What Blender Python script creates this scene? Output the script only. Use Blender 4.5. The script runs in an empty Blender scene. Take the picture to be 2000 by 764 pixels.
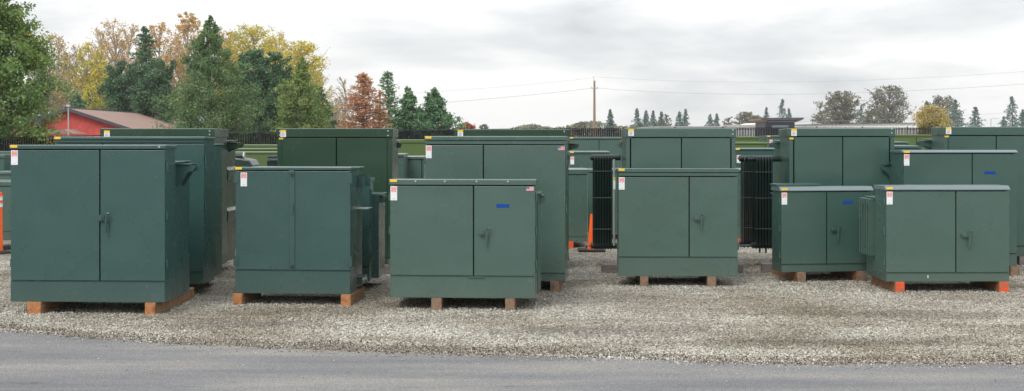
import bpy, math, random
import numpy as np
from mathutils import Vector, Matrix
R = math.radians
scene = bpy.context.scene
COL = scene.collection
rng = np.random.default_rng(7)
random.seed(7)

F = 2600.0      # focal length in pixels of the 2000 px wide photograph
HY = 260.0      # horizon row
EYE = 1.8
def PX(x, D): return (x - 1000.0) * D / F
def PZ(y, D): return EYE - (y - HY) * D / F

# ------------------------------------------------------------------ materials
MATS = {}
def mat(name, color, rough=0.6, spec=0.5, metal=0.0, coat=0.0):
    m = bpy.data.materials.new(name); m.use_nodes = True
    b = m.node_tree.nodes['Principled BSDF']
    b.inputs['Base Color'].default_value = (*color, 1)
    b.inputs['Roughness'].default_value = rough
    b.inputs['Specular IOR Level'].default_value = spec
    b.inputs['Metallic'].default_value = metal
    b.inputs['Coat Weight'].default_value = coat
    MATS[name] = m
    return m
def nodes(m): return m.node_tree.nodes, m.node_tree.links, m.node_tree.nodes['Principled BSDF']
def N(nt, t, **kw):
    n = nt.nodes.new(t)
    for k, v in kw.items():
        if k in n.inputs.keys(): n.inputs[k].default_value = v
        else: setattr(n, k, v)
    return n
def ramp(nt, stops):
    n = nt.nodes.new('ShaderNodeValToRGB'); cr = n.color_ramp
    while len(cr.elements) > 1: cr.elements.remove(cr.elements[-1])
    cr.elements[0].position = stops[0][0]; cr.elements[0].color = (*stops[0][1], 1)
    for p, c in stops[1:]:
        e = cr.elements.new(p); e.color = (*c, 1)
    return n

def paint(name, c, rough=0.32, spec=0.5):
    """factory sprayed enamel: slightly wavy sheet metal, dust, uneven gloss"""
    m = mat(name, c, rough, spec); nt = m.node_tree; ns, ln, b = nodes(m)
    tc = N(nt, 'ShaderNodeTexCoord'); oi = N(nt, 'ShaderNodeObjectInfo')
    add = N(nt, 'ShaderNodeVectorMath', operation='ADD')
    mul = N(nt, 'ShaderNodeVectorMath', operation='SCALE'); mul.inputs['Scale'].default_value = 37.0
    cmb = N(nt, 'ShaderNodeCombineXYZ'); ln.new(oi.outputs['Random'], cmb.inputs[0]); ln.new(oi.outputs['Random'], cmb.inputs[2])
    ln.new(cmb.outputs[0], mul.inputs[0]); ln.new(tc.outputs['Object'], add.inputs[0]); ln.new(mul.outputs[0], add.inputs[1])
    n1 = N(nt, 'ShaderNodeTexNoise', Scale=1.4, Detail=4.0, Roughness=0.6); ln.new(add.outputs[0], n1.inputs['Vector'])
    n2 = N(nt, 'ShaderNodeTexNoise', Scale=34.0, Detail=3.0, Roughness=0.6); ln.new(add.outputs[0], n2.inputs['Vector'])
    # base colour: batch-to-batch variation and thin dust
    r1 = ramp(nt, [(0.30, tuple(v * 0.93 for v in c)), (0.72, tuple(v * 1.05 for v in c))]); ln.new(n1.outputs['Fac'], r1.inputs[0])
    mx = N(nt, 'ShaderNodeMix', data_type='RGBA'); ln.new(r1.outputs[0], mx.inputs['A'])
    mx.inputs['B'].default_value = (0.20, 0.21, 0.18, 1)
    mr = N(nt, 'ShaderNodeMapRange'); mr.inputs['From Min'].default_value = 0.56; mr.inputs['From Max'].default_value = 0.95
    mr.inputs['To Min'].default_value = 0.0; mr.inputs['To Max'].default_value = 0.12
    ln.new(n2.outputs['Fac'], mr.inputs['Value']); ln.new(mr.outputs[0], mx.inputs['Factor'])
    # rain streaks: noise stretched vertically
    mp = N(nt, 'ShaderNodeMapping'); mp.inputs['Scale'].default_value = (22, 22, 0.8); ln.new(add.outputs[0], mp.inputs['Vector'])
    n4 = N(nt, 'ShaderNodeTexNoise', Scale=1.0, Detail=5.0, Roughness=0.6); ln.new(mp.outputs[0], n4.inputs['Vector'])
    mr3 = N(nt, 'ShaderNodeMapRange'); mr3.inputs['From Min'].default_value = 0.55; mr3.inputs['From Max'].default_value = 0.85
    mr3.inputs['To Min'].default_value = 0.0; mr3.inputs['To Max'].default_value = 0.03; ln.new(n4.outputs['Fac'], mr3.inputs['Value'])
    mx2 = N(nt, 'ShaderNodeMix', data_type='RGBA'); ln.new(mx.outputs['Result'], mx2.inputs['A']); mx2.inputs['B'].default_value = (0.24, 0.25, 0.22, 1)
    ln.new(mr3.outputs[0], mx2.inputs['Factor'])
    # settled dust on the bottom few centimetres (world height)
    geo = N(nt, 'ShaderNodeNewGeometry'); sx = N(nt, 'ShaderNodeSeparateXYZ'); ln.new(geo.outputs['Position'], sx.inputs[0])
    mr4 = N(nt, 'ShaderNodeMapRange'); mr4.inputs['From Min'].default_value = 0.45; mr4.inputs['From Max'].default_value = 0.10
    mr4.inputs['To Min'].default_value = 0.0; mr4.inputs['To Max'].default_value = 0.6; ln.new(sx.outputs['Z'], mr4.inputs['Value'])
    mm = N(nt, 'ShaderNodeMath', operation='MULTIPLY'); ln.new(mr4.outputs[0], mm.inputs[0]); ln.new(n2.outputs['Fac'], mm.inputs[1])
    mm2 = N(nt, 'ShaderNodeMath', operation='MULTIPLY'); ln.new(mm.outputs[0], mm2.inputs[0]); mm2.inputs[1].default_value = 0.45
    mx3 = N(nt, 'ShaderNodeMix', data_type='RGBA'); ln.new(mx2.outputs['Result'], mx3.inputs['A']); mx3.inputs['B'].default_value = (0.20, 0.19, 0.16, 1)
    ln.new(mm2.outputs[0], mx3.inputs['Factor'])
    ln.new(mx3.outputs['Result'], b.inputs['Base Color'])
    mr2 = N(nt, 'ShaderNodeMapRange'); mr2.inputs['To Min'].default_value = rough - 0.05; mr2.inputs['To Max'].default_value = rough + 0.11
    ln.new(n1.outputs['Fac'], mr2.inputs['Value']); ln.new(mr2.outputs[0], b.inputs['Roughness'])
    n3 = N(nt, 'ShaderNodeTexNoise', Scale=2.2, Detail=1.0); ln.new(add.outputs[0], n3.inputs['Vector'])
    bp = N(nt, 'ShaderNodeBump', Strength=0.35, Distance=0.035); ln.new(n3.outputs['Fac'], bp.inputs['Height'])
    bp2 = N(nt, 'ShaderNodeBump', Strength=0.02, Distance=0.002); ln.new(n2.outputs['Fac'], bp2.inputs['Height']); ln.new(bp.outputs[0], bp2.inputs['Normal'])
    ln.new(bp2.outputs[0], b.inputs['Normal'])
    return m
paint('teal', (0.034, 0.084, 0.077), 0.24)
paint('green', (0.061, 0.112, 0.094), 0.25)
paint('forest', (0.027, 0.060, 0.038), 0.24, 0.25)
paint('midgreen', (0.044, 0.094, 0.079), 0.21)
paint('lid_sky_sheen', (0.11, 0.155, 0.165), 0.26)  # green lids painted paler and bluer: the sky's reflection put into the colour
paint('olive', (0.075, 0.125, 0.035), 0.4)
paint('darktank', (0.016, 0.034, 0.030), 0.30)
paint('radiator', (0.010, 0.024, 0.021), 0.20)
mat('yellow', (0.80, 0.53, 0.03), 0.5)
mat('white', (0.74, 0.76, 0.78), 0.45)
mat('print_grey', (0.33, 0.34, 0.40), 0.5)
mat('red', (0.75, 0.08, 0.05), 0.5)
mat('flag_blue', (0.06, 0.10, 0.32), 0.5)
mat('flag_red', (0.62, 0.13, 0.16), 0.5)
mat('tape_blue', (0.004, 0.055, 0.30), 0.7, 0.2)
mat('steel', (0.55, 0.57, 0.56), 0.3, 0.5, 0.7)
mat('gap', (0.01, 0.014, 0.012), 0.8)
mat('orange', (0.92, 0.13, 0.012), 0.45)
mat('reflective', (0.72, 0.74, 0.78), 0.3)
mat('rubber', (0.015, 0.015, 0.016), 0.8)
mat('fence_black', (0.010, 0.010, 0.013), 0.55)
mat('slat_black', (0.006, 0.007, 0.012), 0.8, 0.2)
mat('navy', (0.035, 0.045, 0.075), 0.6)
mat('white_wall', (0.72, 0.72, 0.70), 0.7)
mat('roof_dark', (0.05, 0.055, 0.07), 0.6)
mat('soffit', (0.45, 0.20, 0.09), 0.6)
mat('glass', (0.25, 0.33, 0.36), 0.08)
mat('galv', (0.42, 0.43, 0.43), 0.45, 0.5, 0.5)
mat('pole_wood', (0.24, 0.17, 0.12), 0.85)
mat('wire', (0.35, 0.36, 0.38), 0.6)

def wood(name, c1, c2, c3=None):
    m = mat(name, c1, 0.75); nt = m.node_tree; ns, ln, b = nodes(m)
    tc = N(nt, 'ShaderNodeTexCoord'); mp = N(nt, 'ShaderNodeMapping'); mp.inputs['Scale'].default_value = (26, 2.5, 26)
    ln.new(tc.outputs['Object'], mp.inputs['Vector'])
    n = N(nt, 'ShaderNodeTexNoise', Scale=1.0, Detail=5.0, Distortion=1.2); ln.new(mp.outputs[0], n.inputs['Vector'])
    r = ramp(nt, [(0.3, c2), (0.65, c1)]); ln.new(n.outputs['Fac'], r.inputs[0])
    k = N(nt, 'ShaderNodeTexNoise', Scale=9.0, Detail=4.0); ln.new(tc.outputs['Object'], k.inputs['Vector'])
    r2 = ramp(nt, [(0.55, (0, 0, 0)), (0.72, (1, 1, 1))]); ln.new(k.outputs['Fac'], r2.inputs[0])
    mx = N(nt, 'ShaderNodeMix', data_type='RGBA'); ln.new(r2.outputs[0], mx.inputs['Factor']); ln.new(r.outputs[0], mx.inputs['A'])
    mx.inputs['B'].default_value = (*(c3 or tuple(v * 0.55 for v in c2)), 1)
    ln.new(mx.outputs['Result'], b.inputs['Base Color'])
    bp = N(nt, 'ShaderNodeBump', Strength=0.5, Distance=0.006); ln.new(n.outputs['Fac'], bp.inputs['Height']); ln.new(bp.outputs[0], b.inputs['Normal'])
    return m
wood('wood_orange', (0.42, 0.25, 0.13), (0.22, 0.12, 0.07))
wood('wood_pine', (0.42, 0.22, 0.12), (0.25, 0.12, 0.065))
wood('wood_brown', (0.25, 0.165, 0.105), (0.15, 0.09, 0.06))
wood('wood_grey', (0.22, 0.185, 0.17), (0.13, 0.11, 0.105))
wood('end_paint', (0.70, 0.10, 0.025), (0.50, 0.07, 0.02), (0.34, 0.12, 0.07))
wood('end_rust', (0.47, 0.21, 0.075), (0.28, 0.105, 0.045))

def leafmat(name, stops, trans=0.30, scale=0.5, big=None):
    m = bpy.data.materials.new(name); m.use_nodes = True; nt = m.node_tree; ln = nt.links
    b = nt.nodes['Principled BSDF']; b.inputs['Roughness'].default_value = 0.55; b.inputs['Specular IOR Level'].default_value = 0.35
    g = N(nt, 'ShaderNodeNewGeometry'); tc = N(nt, 'ShaderNodeTexCoord')
    n = N(nt, 'ShaderNodeTexNoise', Scale=scale, Detail=3.0); ln.new(tc.outputs['Object'], n.inputs['Vector'])
    mm = N(nt, 'ShaderNodeMath', operation='MULTIPLY_ADD'); ln.new(g.outputs['Random Per Island'], mm.inputs[0]); mm.inputs[1].default_value = 0.55
    m2 = N(nt, 'ShaderNodeMapRange'); m2.inputs['From Min'].default_value = 0.3; m2.inputs['From Max'].default_value = 0.7
    m2.inputs['To Min'].default_value = 0.0; m2.inputs['To Max'].default_value = 0.45
    ln.new(n.outputs['Fac'], m2.inputs['Value']); ln.new(m2.outputs[0], mm.inputs[2])
    r = ramp(nt, stops); ln.new(mm.outputs[0], r.inputs[0]); ln.new(r.outputs[0], b.inputs['Base Color'])
    t = N(nt, 'ShaderNodeBsdfTranslucent'); ln.new(r.outputs[0], t.inputs['Color'])
    mix = N(nt, 'ShaderNodeMixShader'); mix.inputs[0].default_value = trans
    ln.new(b.outputs[0], mix.inputs[1]); ln.new(t.outputs[0], mix.inputs[2])
    ln.new(mix.outputs[0], nt.nodes['Material Output'].inputs['Surface'])
    MATS[name] = m
leafmat('leaf_poplar', [(0.0, (0.072, 0.151, 0.051)), (0.45, (0.151, 0.263, 0.081)), (0.82, (0.263, 0.344, 0.092)), (1.0, (0.8, 0.608, 0.101))], 0.35)
leafmat('leaf_muted_yellow', [(0.0, (0.20, 0.19, 0.07)), (0.4, (0.48, 0.40, 0.12)), (1.0, (0.62, 0.47, 0.17))], 0.35)
leafmat('leaf_green', [(0.0, (0.067, 0.141, 0.061)), (0.5, (0.126, 0.226, 0.087)), (0.9, (0.231, 0.32, 0.114)), (1.0, (0.482, 0.452, 0.122))], 0.3)
leafmat('leaf_light', [(0.0, (0.101, 0.181, 0.061)), (0.5, (0.202, 0.297, 0.092)), (0.85, (0.337, 0.395, 0.107)), (1.0, (0.607, 0.543, 0.107))], 0.35)
leafmat('leaf_yellow', [(0.0, (0.176, 0.242, 0.05)), (0.4, (0.495, 0.462, 0.066)), (0.8, (0.8, 0.616, 0.088)), (1.0, (0.77, 0.374, 0.099))], 0.5, 0.3)
leafmat('leaf_gold', [(0.0, (0.42, 0.33, 0.12)), (0.5, (0.62, 0.42, 0.13)), (1.0, (0.60, 0.27, 0.11))], 0.5)
leafmat('leaf_pine', [(0.0, (0.032, 0.079, 0.041)), (0.5, (0.07, 0.152, 0.073)), (1.0, (0.129, 0.221, 0.098))], 0.22)
leafmat('leaf_pine_light', [(0.0, (0.066, 0.144, 0.072)), (0.5, (0.132, 0.252, 0.126)), (1.0, (0.24, 0.348, 0.168))], 0.28)
leafmat('leaf_dead', [(0.0, (0.26, 0.15, 0.09)), (0.5, (0.52, 0.27, 0.15)), (0.9, (0.66, 0.37, 0.21)), (1.0, (0.3, 0.3, 0.13))], 0.35)
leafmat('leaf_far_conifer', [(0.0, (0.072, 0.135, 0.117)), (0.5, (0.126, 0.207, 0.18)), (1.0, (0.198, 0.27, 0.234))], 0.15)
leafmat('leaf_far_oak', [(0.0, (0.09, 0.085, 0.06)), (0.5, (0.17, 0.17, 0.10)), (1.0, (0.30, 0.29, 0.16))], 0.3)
leafmat('leaf_red', [(0.0, (0.26, 0.078, 0.052)), (0.6, (0.416, 0.117, 0.065)), (1.0, (0.455, 0.221, 0.091))], 0.25)
def bark(name, c):
    m = mat(name, c, 0.9); nt = m.node_tree; ns, ln, b = nodes(m)
    tc = N(nt, 'ShaderNodeTexCoord'); n = N(nt, 'ShaderNodeTexNoise', Scale=7.0, Detail=5.0); ln.new(tc.outputs['Object'], n.inputs['Vector'])
    r = ramp(nt, [(0.3, tuple(v * 0.6 for v in c)), (0.7, tuple(v * 1.25 for v in c))]); ln.new(n.outputs['Fac'], r.inputs[0]); ln.new(r.outputs[0], b.inputs['Base Color'])
bark('bark', (0.13, 0.105, 0.085)); bark('bark_pale', (0.34, 0.30, 0.25)); bark('bark_far', (0.15, 0.145, 0.14))

def damp(nt, ln, col, tc):
    """damp dark fines in a few real places of the yard, multiplied into the ground colour"""
    for (cx, cy, rx, ry) in ((0.85, 12.1, 1.3, 0.35), (2.6, 11.4, 1.7, 0.25), (-2.6, 12.5, 0.9, 0.3), (0.4, 14.6, 1.4, 0.8), (-1.2, 11.05, 1.6, 0.18), (4.2, 13.2, 1.2, 0.3)):
        mp = N(nt, 'ShaderNodeMapping'); mp.inputs['Location'].default_value = (-cx / rx, -cy / ry, 0); mp.inputs['Scale'].default_value = (1 / rx, 1 / ry, 0); ln.new(tc.outputs['Object'], mp.inputs['Vector'])
        le = N(nt, 'ShaderNodeVectorMath', operation='LENGTH'); ln.new(mp.outputs[0], le.inputs[0])
        no = N(nt, 'ShaderNodeTexNoise', Scale=3.0, Detail=5.0, Roughness=0.7); ln.new(tc.outputs['Object'], no.inputs['Vector'])
        ad = N(nt, 'ShaderNodeMath', operation='MULTIPLY_ADD'); ln.new(no.outputs['Fac'], ad.inputs[0]); ad.inputs[1].default_value = 1.6; ln.new(le.outputs['Value'], ad.inputs[2])
        rp = ramp(nt, [(0.0, (0.58, 0.57, 0.58)), (0.55, (0.68, 0.67, 0.66)), (0.95, (1, 1, 1))])
        sc = N(nt, 'ShaderNodeMath', operation='MULTIPLY_ADD'); ln.new(ad.outputs[0], sc.inputs[0]); sc.inputs[1].default_value = 0.6; sc.inputs[2].default_value = -0.25; ln.new(sc.outputs[0], rp.inputs[0])
        m = N(nt, 'ShaderNodeMix', data_type='RGBA', blend_type='MULTIPLY'); m.inputs['Factor'].default_value = 1; ln.new(col, m.inputs['A']); ln.new(rp.outputs[0], m.inputs['B']); col = m.outputs['Result']
    return col
def gravel_mat():
    m = mat('gravel', (0.3, 0.28, 0.25), 0.9, 0.3); nt = m.node_tree; ns, ln, b = nodes(m)
    tc = N(nt, 'ShaderNodeTexCoord')
    v = N(nt, 'ShaderNodeTexVoronoi', Scale=38.0); ln.new(tc.outputs['Object'], v.inputs['Vector'])
    sep = N(nt, 'ShaderNodeSeparateColor'); ln.new(v.outputs['Color'], sep.inputs[0])
    r = ramp(nt, [(0.0, (0.09, 0.085, 0.075)), (0.25, (0.27, 0.255, 0.225)), (0.6, (0.44, 0.42, 0.37)), (1.0, (0.64, 0.62, 0.56))]); ln.new(sep.outputs[0], r.inputs[0])
    # damp / dirty patches of the ground itself
    n1 = N(nt, 'ShaderNodeTexNoise', Scale=0.55, Detail=5.0, Roughness=0.62); ln.new(tc.outputs['Object'], n1.inputs['Vector'])
    mp = N(nt, 'ShaderNodeMapping'); mp.inputs['Scale'].default_value = (0.35, 1.3, 1.0); ln.new(tc.outputs['Object'], mp.inputs['Vector'])
    n2 = N(nt, 'ShaderNodeTexNoise', Scale=1.0, Detail=6.0, Roughness=0.65); ln.new(mp.outputs[0], n2.inputs['Vector'])
    r1 = ramp(nt, [(0.34, (0.60, 0.56, 0.51)), (0.58, (1, 1, 1))]); ln.new(n1.outputs['Fac'], r1.inputs[0])
    r2 = ramp(nt, [(0.34, (0.72, 0.69, 0.64)), (0.56, (1, 1, 1))]); ln.new(n2.outputs['Fac'], r2.inputs[0])
    a = N(nt, 'ShaderNodeMix', data_type='RGBA', blend_type='MULTIPLY'); a.inputs['Factor'].default_value = 1; ln.new(r.outputs[0], a.inputs['A']); ln.new(r1.outputs[0], a.inputs['B'])
    c = N(nt, 'ShaderNodeMix', data_type='RGBA', blend_type='MULTIPLY'); c.inputs['Factor'].default_value = 1; ln.new(a.outputs['Result'], c.inputs['A']); ln.new(r2.outputs[0], c.inputs['B'])
    # fine grit
    n3 = N(nt, 'ShaderNodeTexNoise', Scale=90.0, Detail=4.0, Roughness=0.8); ln.new(tc.outputs['Object'], n3.inputs['Vector'])
    r3 = ramp(nt, [(0.3, (0.5, 0.5, 0.5)), (0.7, (1.25, 1.25, 1.22))]); ln.new(n3.outputs['Fac'], r3.inputs[0])
    d = N(nt, 'ShaderNodeMix', data_type='RGBA', blend_type='MULTIPLY'); d.inputs['Factor'].default_value = 1; ln.new(c.outputs['Result'], d.inputs['A']); ln.new(r3.outputs[0], d.inputs['B'])
    ln.new(damp(nt, ln, d.outputs['Result'], tc), b.inputs['Base Color'])
    bp = N(nt, 'ShaderNodeBump', Strength=1.0, Distance=0.03, invert=True); ln.new(v.outputs['Distance'], bp.inputs['Height'])
    ln.new(bp.outputs[0], b.inputs['Normal'])
gravel_mat()
def stone_mat():
    m = mat('stone', (0.35, 0.34, 0.3), 0.85, 0.3); nt = m.node_tree; ns, ln, b = nodes(m)
    g = N(nt, 'ShaderNodeNewGeometry'); tc = N(nt, 'ShaderNodeTexCoord')
    r = ramp(nt, [(0.0, (0.17, 0.16, 0.14)), (0.25, (0.39, 0.375, 0.33)), (0.7, (0.54, 0.52, 0.455)), (1.0, (0.70, 0.68, 0.62))]); ln.new(g.outputs['Random Per Island'], r.inputs[0])
    n1 = N(nt, 'ShaderNodeTexNoise', Scale=0.55, Detail=5.0, Roughness=0.62); ln.new(tc.outputs['Object'], n1.inputs['Vector'])
    r1 = ramp(nt, [(0.34, (0.64, 0.60, 0.54)), (0.58, (1, 1, 1))]); ln.new(n1.outputs['Fac'], r1.inputs[0])
    a = N(nt, 'ShaderNodeMix', data_type='RGBA', blend_type='MULTIPLY'); a.inputs['Factor'].default_value = 1; ln.new(r.outputs[0], a.inputs['A']); ln.new(r1.outputs[0], a.inputs['B'])
    mp = N(nt, 'ShaderNodeMapping'); mp.inputs['Scale'].default_value = (0.35, 1.3, 1.0); ln.new(tc.outputs['Object'], mp.inputs['Vector'])
    n2 = N(nt, 'ShaderNodeTexNoise', Scale=1.0, Detail=6.0, Roughness=0.65); ln.new(mp.outputs[0], n2.inputs['Vector'])
    r2 = ramp(nt, [(0.34, (0.72, 0.69, 0.64)), (0.56, (1, 1, 1))]); ln.new(n2.outputs['Fac'], r2.inputs[0])
    c = N(nt, 'ShaderNodeMix', data_type='RGBA', blend_type='MULTIPLY'); c.inputs['Factor'].default_value = 1; ln.new(a.outputs['Result'], c.inputs['A']); ln.new(r2.outputs[0], c.inputs['B'])
    ln.new(damp(nt, ln, c.outputs['Result'], tc), b.inputs['Base Color'])
stone_mat()
def dirt_mat():
    m = mat('dirt', (0.12, 0.09, 0.065), 0.95, 0.2); nt = m.node_tree; ns, ln, b = nodes(m)
    g = N(nt, 'ShaderNodeNewGeometry')
    r = ramp(nt, [(0.0, (0.05, 0.045, 0.038)), (0.5, (0.16, 0.138, 0.11)), (1.0, (0.36, 0.33, 0.28))]); ln.new(g.outputs['Random Per Island'], r.inputs[0]); ln.new(r.outputs[0], b.inputs['Base Color'])
dirt_mat()
def asphalt_mat():
    m = mat('asphalt', (0.16, 0.16, 0.165), 0.85, 0.4); nt = m.node_tree; ns, ln, b = nodes(m)
    tc = N(nt, 'ShaderNodeTexCoord')
    mp = N(nt, 'ShaderNodeMapping'); mp.inputs['Scale'].default_value = (0.28, 1.6, 1); mp.inputs['Rotation'].default_value = (0, 0, R(9)); ln.new(tc.outputs['Object'], mp.inputs['Vector'])
    n1 = N(nt, 'ShaderNodeTexNoise', Scale=1.1, Detail=6.0, Roughness=0.62); ln.new(mp.outputs[0], n1.inputs['Vector'])
    r1 = ramp(nt, [(0.30, (0.105, 0.108, 0.115)), (0.50, (0.158, 0.159, 0.164)), (0.68, (0.225, 0.214, 0.198))]); ln.new(n1.outputs['Fac'], r1.inputs[0])
    n2 = N(nt, 'ShaderNodeTexNoise', Scale=110.0, Detail=3.0, Roughness=0.75); ln.new(tc.outputs['Object'], n2.inputs['Vector'])
    r2 = ramp(nt, [(0.30, (0.40, 0.40, 0.41)), (0.5, (1, 1, 1)), (0.68, (1.75, 1.72, 1.65))]); ln.new(n2.outputs['Fac'], r2.inputs[0])
    a = N(nt, 'ShaderNodeMix', data_type='RGBA', blend_type='MULTIPLY'); a.inputs['Factor'].default_value = 1; ln.new(r1.outputs[0], a.inputs['A']); ln.new(r2.outputs[0], a.inputs['B'])
    # short dark scuffs and tar
    mp2 = N(nt, 'ShaderNodeMapping'); mp2.inputs['Scale'].default_value = (1.2, 6.0, 1); mp2.inputs['Rotation'].default_value = (0, 0, R(-20)); ln.new(tc.outputs['Object'], mp2.inputs['Vector'])
    n3 = N(nt, 'ShaderNodeTexNoise', Scale=2.0, Detail=4.0, Roughness=0.6); ln.new(mp2.outputs[0], n3.inputs['Vector'])
    r3 = ramp(nt, [(0.27, (0.45, 0.44, 0.42)), (0.36, (1, 1, 1))]); ln.new(n3.outputs['Fac'], r3.inputs[0])
    c = N(nt, 'ShaderNodeMix', data_type='RGBA', blend_type='MULTIPLY'); c.inputs['Factor'].default_value = 1; ln.new(a.outputs['Result'], c.inputs['A']); ln.new(r3.outputs[0], c.inputs['B'])
    ln.new(c.outputs['Result'], b.inputs['Base Color'])
    bp = N(nt, 'ShaderNodeBump', Strength=0.7, Distance=0.006); ln.new(n2.outputs['Fac'], bp.inputs['Height']); ln.new(bp.outputs[0], b.inputs['Normal'])
asphalt_mat()
def siding(name, c, pitch, bump=0.8):
    m = mat(name, c, 0.7); nt = m.node_tree; ns, ln, b = nodes(m)
    tc = N(nt, 'ShaderNodeTexCoord'); sp = N(nt, 'ShaderNodeSeparateXYZ'); ln.new(tc.outputs['Object'], sp.inputs[0])
    md = N(nt, 'ShaderNodeMath', operation='MULTIPLY'); ln.new(sp.outputs['Z'], md.inputs[0]); md.inputs[1].default_value = 1 / pitch
    fr = N(nt, 'ShaderNodeMath', operation='FRACT'); ln.new(md.outputs[0], fr.inputs[0])
    bp = N(nt, 'ShaderNodeBump', Strength=bump, Distance=0.03, invert=True); ln.new(fr.outputs[0], bp.inputs['Height']); ln.new(bp.outputs[0], b.inputs['Normal'])
    n = N(nt, 'ShaderNodeTexNoise', Scale=3.0, Detail=4.0); ln.new(tc.outputs['Object'], n.inputs['Vector'])
    r = ramp(nt, [(0.3, tuple(v * 0.8 for v in c)), (0.7, tuple(v * 1.15 for v in c))]); ln.new(n.outputs['Fac'], r.inputs[0]); ln.new(r.outputs[0], b.inputs['Base Color'])
siding('red_siding', (0.50, 0.060, 0.048), 0.16)
siding('brown_roof', (0.23, 0.140, 0.110), 0.12, 0.5)
siding('cream_wall', (0.82, 0.82, 0.80), 0.6, 0.0)

# ------------------------------------------------------------------ mesh builder
class MB:
    def __init__(s): s.v = []; s.f = []; s.mi = []; s.m = []
    def mid(s, m):
        if m not in s.m: s.m.append(m)
        return s.m.index(m)
    def add(s, vs, fs, m):
        o = len(s.v); k = s.mid(m); s.v += [tuple(p) for p in vs]
        for f in fs: s.f.append(tuple(i + o for i in f)); s.mi.append(k)
    def box(s, x0, x1, y0, y1, z0, z1, m):
        vs = [(x0, y0, z0), (x1, y0, z0), (x1, y1, z0), (x0, y1, z0), (x0, y0, z1), (x1, y0, z1), (x1, y1, z1), (x0, y1, z1)]
        s.add(vs, [(3, 2, 1, 0), (4, 5, 6, 7), (0, 1, 5, 4), (1, 2, 6, 5), (2, 3, 7, 6), (3, 0, 4, 7)], m)
    def prism_x(s, x0, x1, prof, m):      # profile of (y, z), extruded along x
        n = len(prof); vs = [(x0, y, z) for y, z in prof] + [(x1, y, z) for y, z in prof]
        fs = [(i, i + n, (i + 1) % n + n, (i + 1) % n) for i in range(n)]
        fs += [tuple(range(n)), tuple(range(2 * n - 1, n - 1, -1))]
        s.add(vs, fs, m)
    def prism_y(s, y0, y1, prof, m):      # profile of (x, z)
        n = len(prof); vs = [(x, y0, z) for x, z in prof] + [(x, y1, z) for x, z in prof]
        fs = [((i + 1) % n, (i + 1) % n + n, i + n, i) for i in range(n)]
        fs += [tuple(range(n - 1, -1, -1)), tuple(range(n, 2 * n))]
        s.add(vs, fs, m)
    def tube(s, pts, rad, m, seg=8, cap=True):
        pts = [Vector(p) for p in pts]
        rads = rad if isinstance(rad, (list, tuple)) else [rad] * len(pts)
        vs = []; fs = []
        for i, p in enumerate(pts):
            d = (pts[min(i + 1, len(pts) - 1)] - pts[max(i - 1, 0)]).normalized()
            up = Vector((0, 0, 1)) if abs(d.z) < 0.9 else Vector((1, 0, 0))
            a = d.cross(up).normalized(); b = d.cross(a).normalized()
            for k in range(seg):
                t = 2 * math.pi * k / seg
                vs.append(p + (a * math.cos(t) + b * math.sin(t)) * rads[i])
        for i in range(len(pts) - 1):
            for k in range(seg):
                k2 = (k + 1) % seg
                fs.append((i * seg + k, i * seg + k2, (i + 1) * seg + k2, (i + 1) * seg + k))
        if cap:
            fs.append(tuple(range(seg - 1, -1, -1))); o = (len(pts) - 1) * seg; fs.append(tuple(range(o, o + seg)))
        s.add(vs, fs, m)
    def build(s, name, parent=None, bevel=0.0, smooth=False, loc=None):
        me = bpy.data.meshes.new(name); me.from_pydata(s.v, [], s.f)
        for m in s.m: me.materials.append(MATS[m])
        me.polygons.foreach_set('material_index', s.mi)
        if smooth: me.polygons.foreach_set('use_smooth', [True] * len(s.f))
        me.update()
        import bmesh
        bm = bmesh.new(); bm.from_mesh(me); bmesh.ops.recalc_face_normals(bm, faces=bm.faces); bm.to_mesh(me); bm.free()
        o = bpy.data.objects.new(name, me); COL.objects.link(o)
        if parent: o.parent = parent
        if loc: o.location = loc
        if bevel:
            b = o.modifiers.new('bevel', 'BEVEL'); b.width = bevel; b.segments = 2; b.limit_method = 'ANGLE'; b.angle_limit = R(40)
            b.harden_normals = False
        return o
def one(name, parent, fn, bevel=0.0, smooth=False):
    m = MB(); fn(m); return m.build(name, parent, bevel, smooth)
def tag(o, label=None, cat=None, group=None, kind=None):
    if label: o['label'] = label
    if cat: o['category'] = cat
    if group: o['group'] = group
    if kind: o['kind'] = kind
    return o
def empty(name, loc, rz=0, ry=0):
    o = bpy.data.objects.new(name, None); COL.objects.link(o); o.location = loc; o.rotation_euler = (0, ry, rz)
    o.empty_display_size = 0.2
    return o

# ------------------------------------------------------------------ stickers
def logo_sticker(par, x, y, z, w=0.066, h=0.14):
    """white sticker with a red square of brackets round a letter m; its lower half stays blank"""
    s = one('sticker', par, lambda m: m.box(x, x + w, y - 0.002, y, z - h, z, 'white'))
    def f(m):
        yy0, yy1 = y - 0.0035, y - 0.0022
        a = w * 0.14; q = w - 2 * a; t = w * 0.085; zt = z - w * 0.14
        m.box(x + a, x + a + t, yy0, yy1, zt - q, zt, 'red'); m.box(x + w - a - t, x + w - a, yy0, yy1, zt - q, zt, 'red')
        for zz in (zt - t, zt - q):
            m.box(x + a + t, x + a + q * 0.42, yy0, yy1, zz, zz + t, 'red'); m.box(x + w - a - q * 0.42, x + w - a - t, yy0, yy1, zz, zz + t, 'red')
        b = w * 0.29; q2 = w - 2 * b; z0 = zt - q * 0.78; z1 = zt - q * 0.24
        for k in range(3):
            xx = x + b + k * (q2 - t) / 2; m.box(xx, xx + t, yy0, yy1, z0, z1 - t, 'red')
        m.box(x + b, x + w - b, yy0, yy1, z1 - t, z1, 'red')
    one('logo', s, f)
    def g(m):
        zt = z - h * 0.90
        m.box(x + w * 0.3, x + w * 0.7, y - 0.0035, y - 0.0022, zt, zt + 0.003, 'print_grey')
    one('small_print', s, g)
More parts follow.
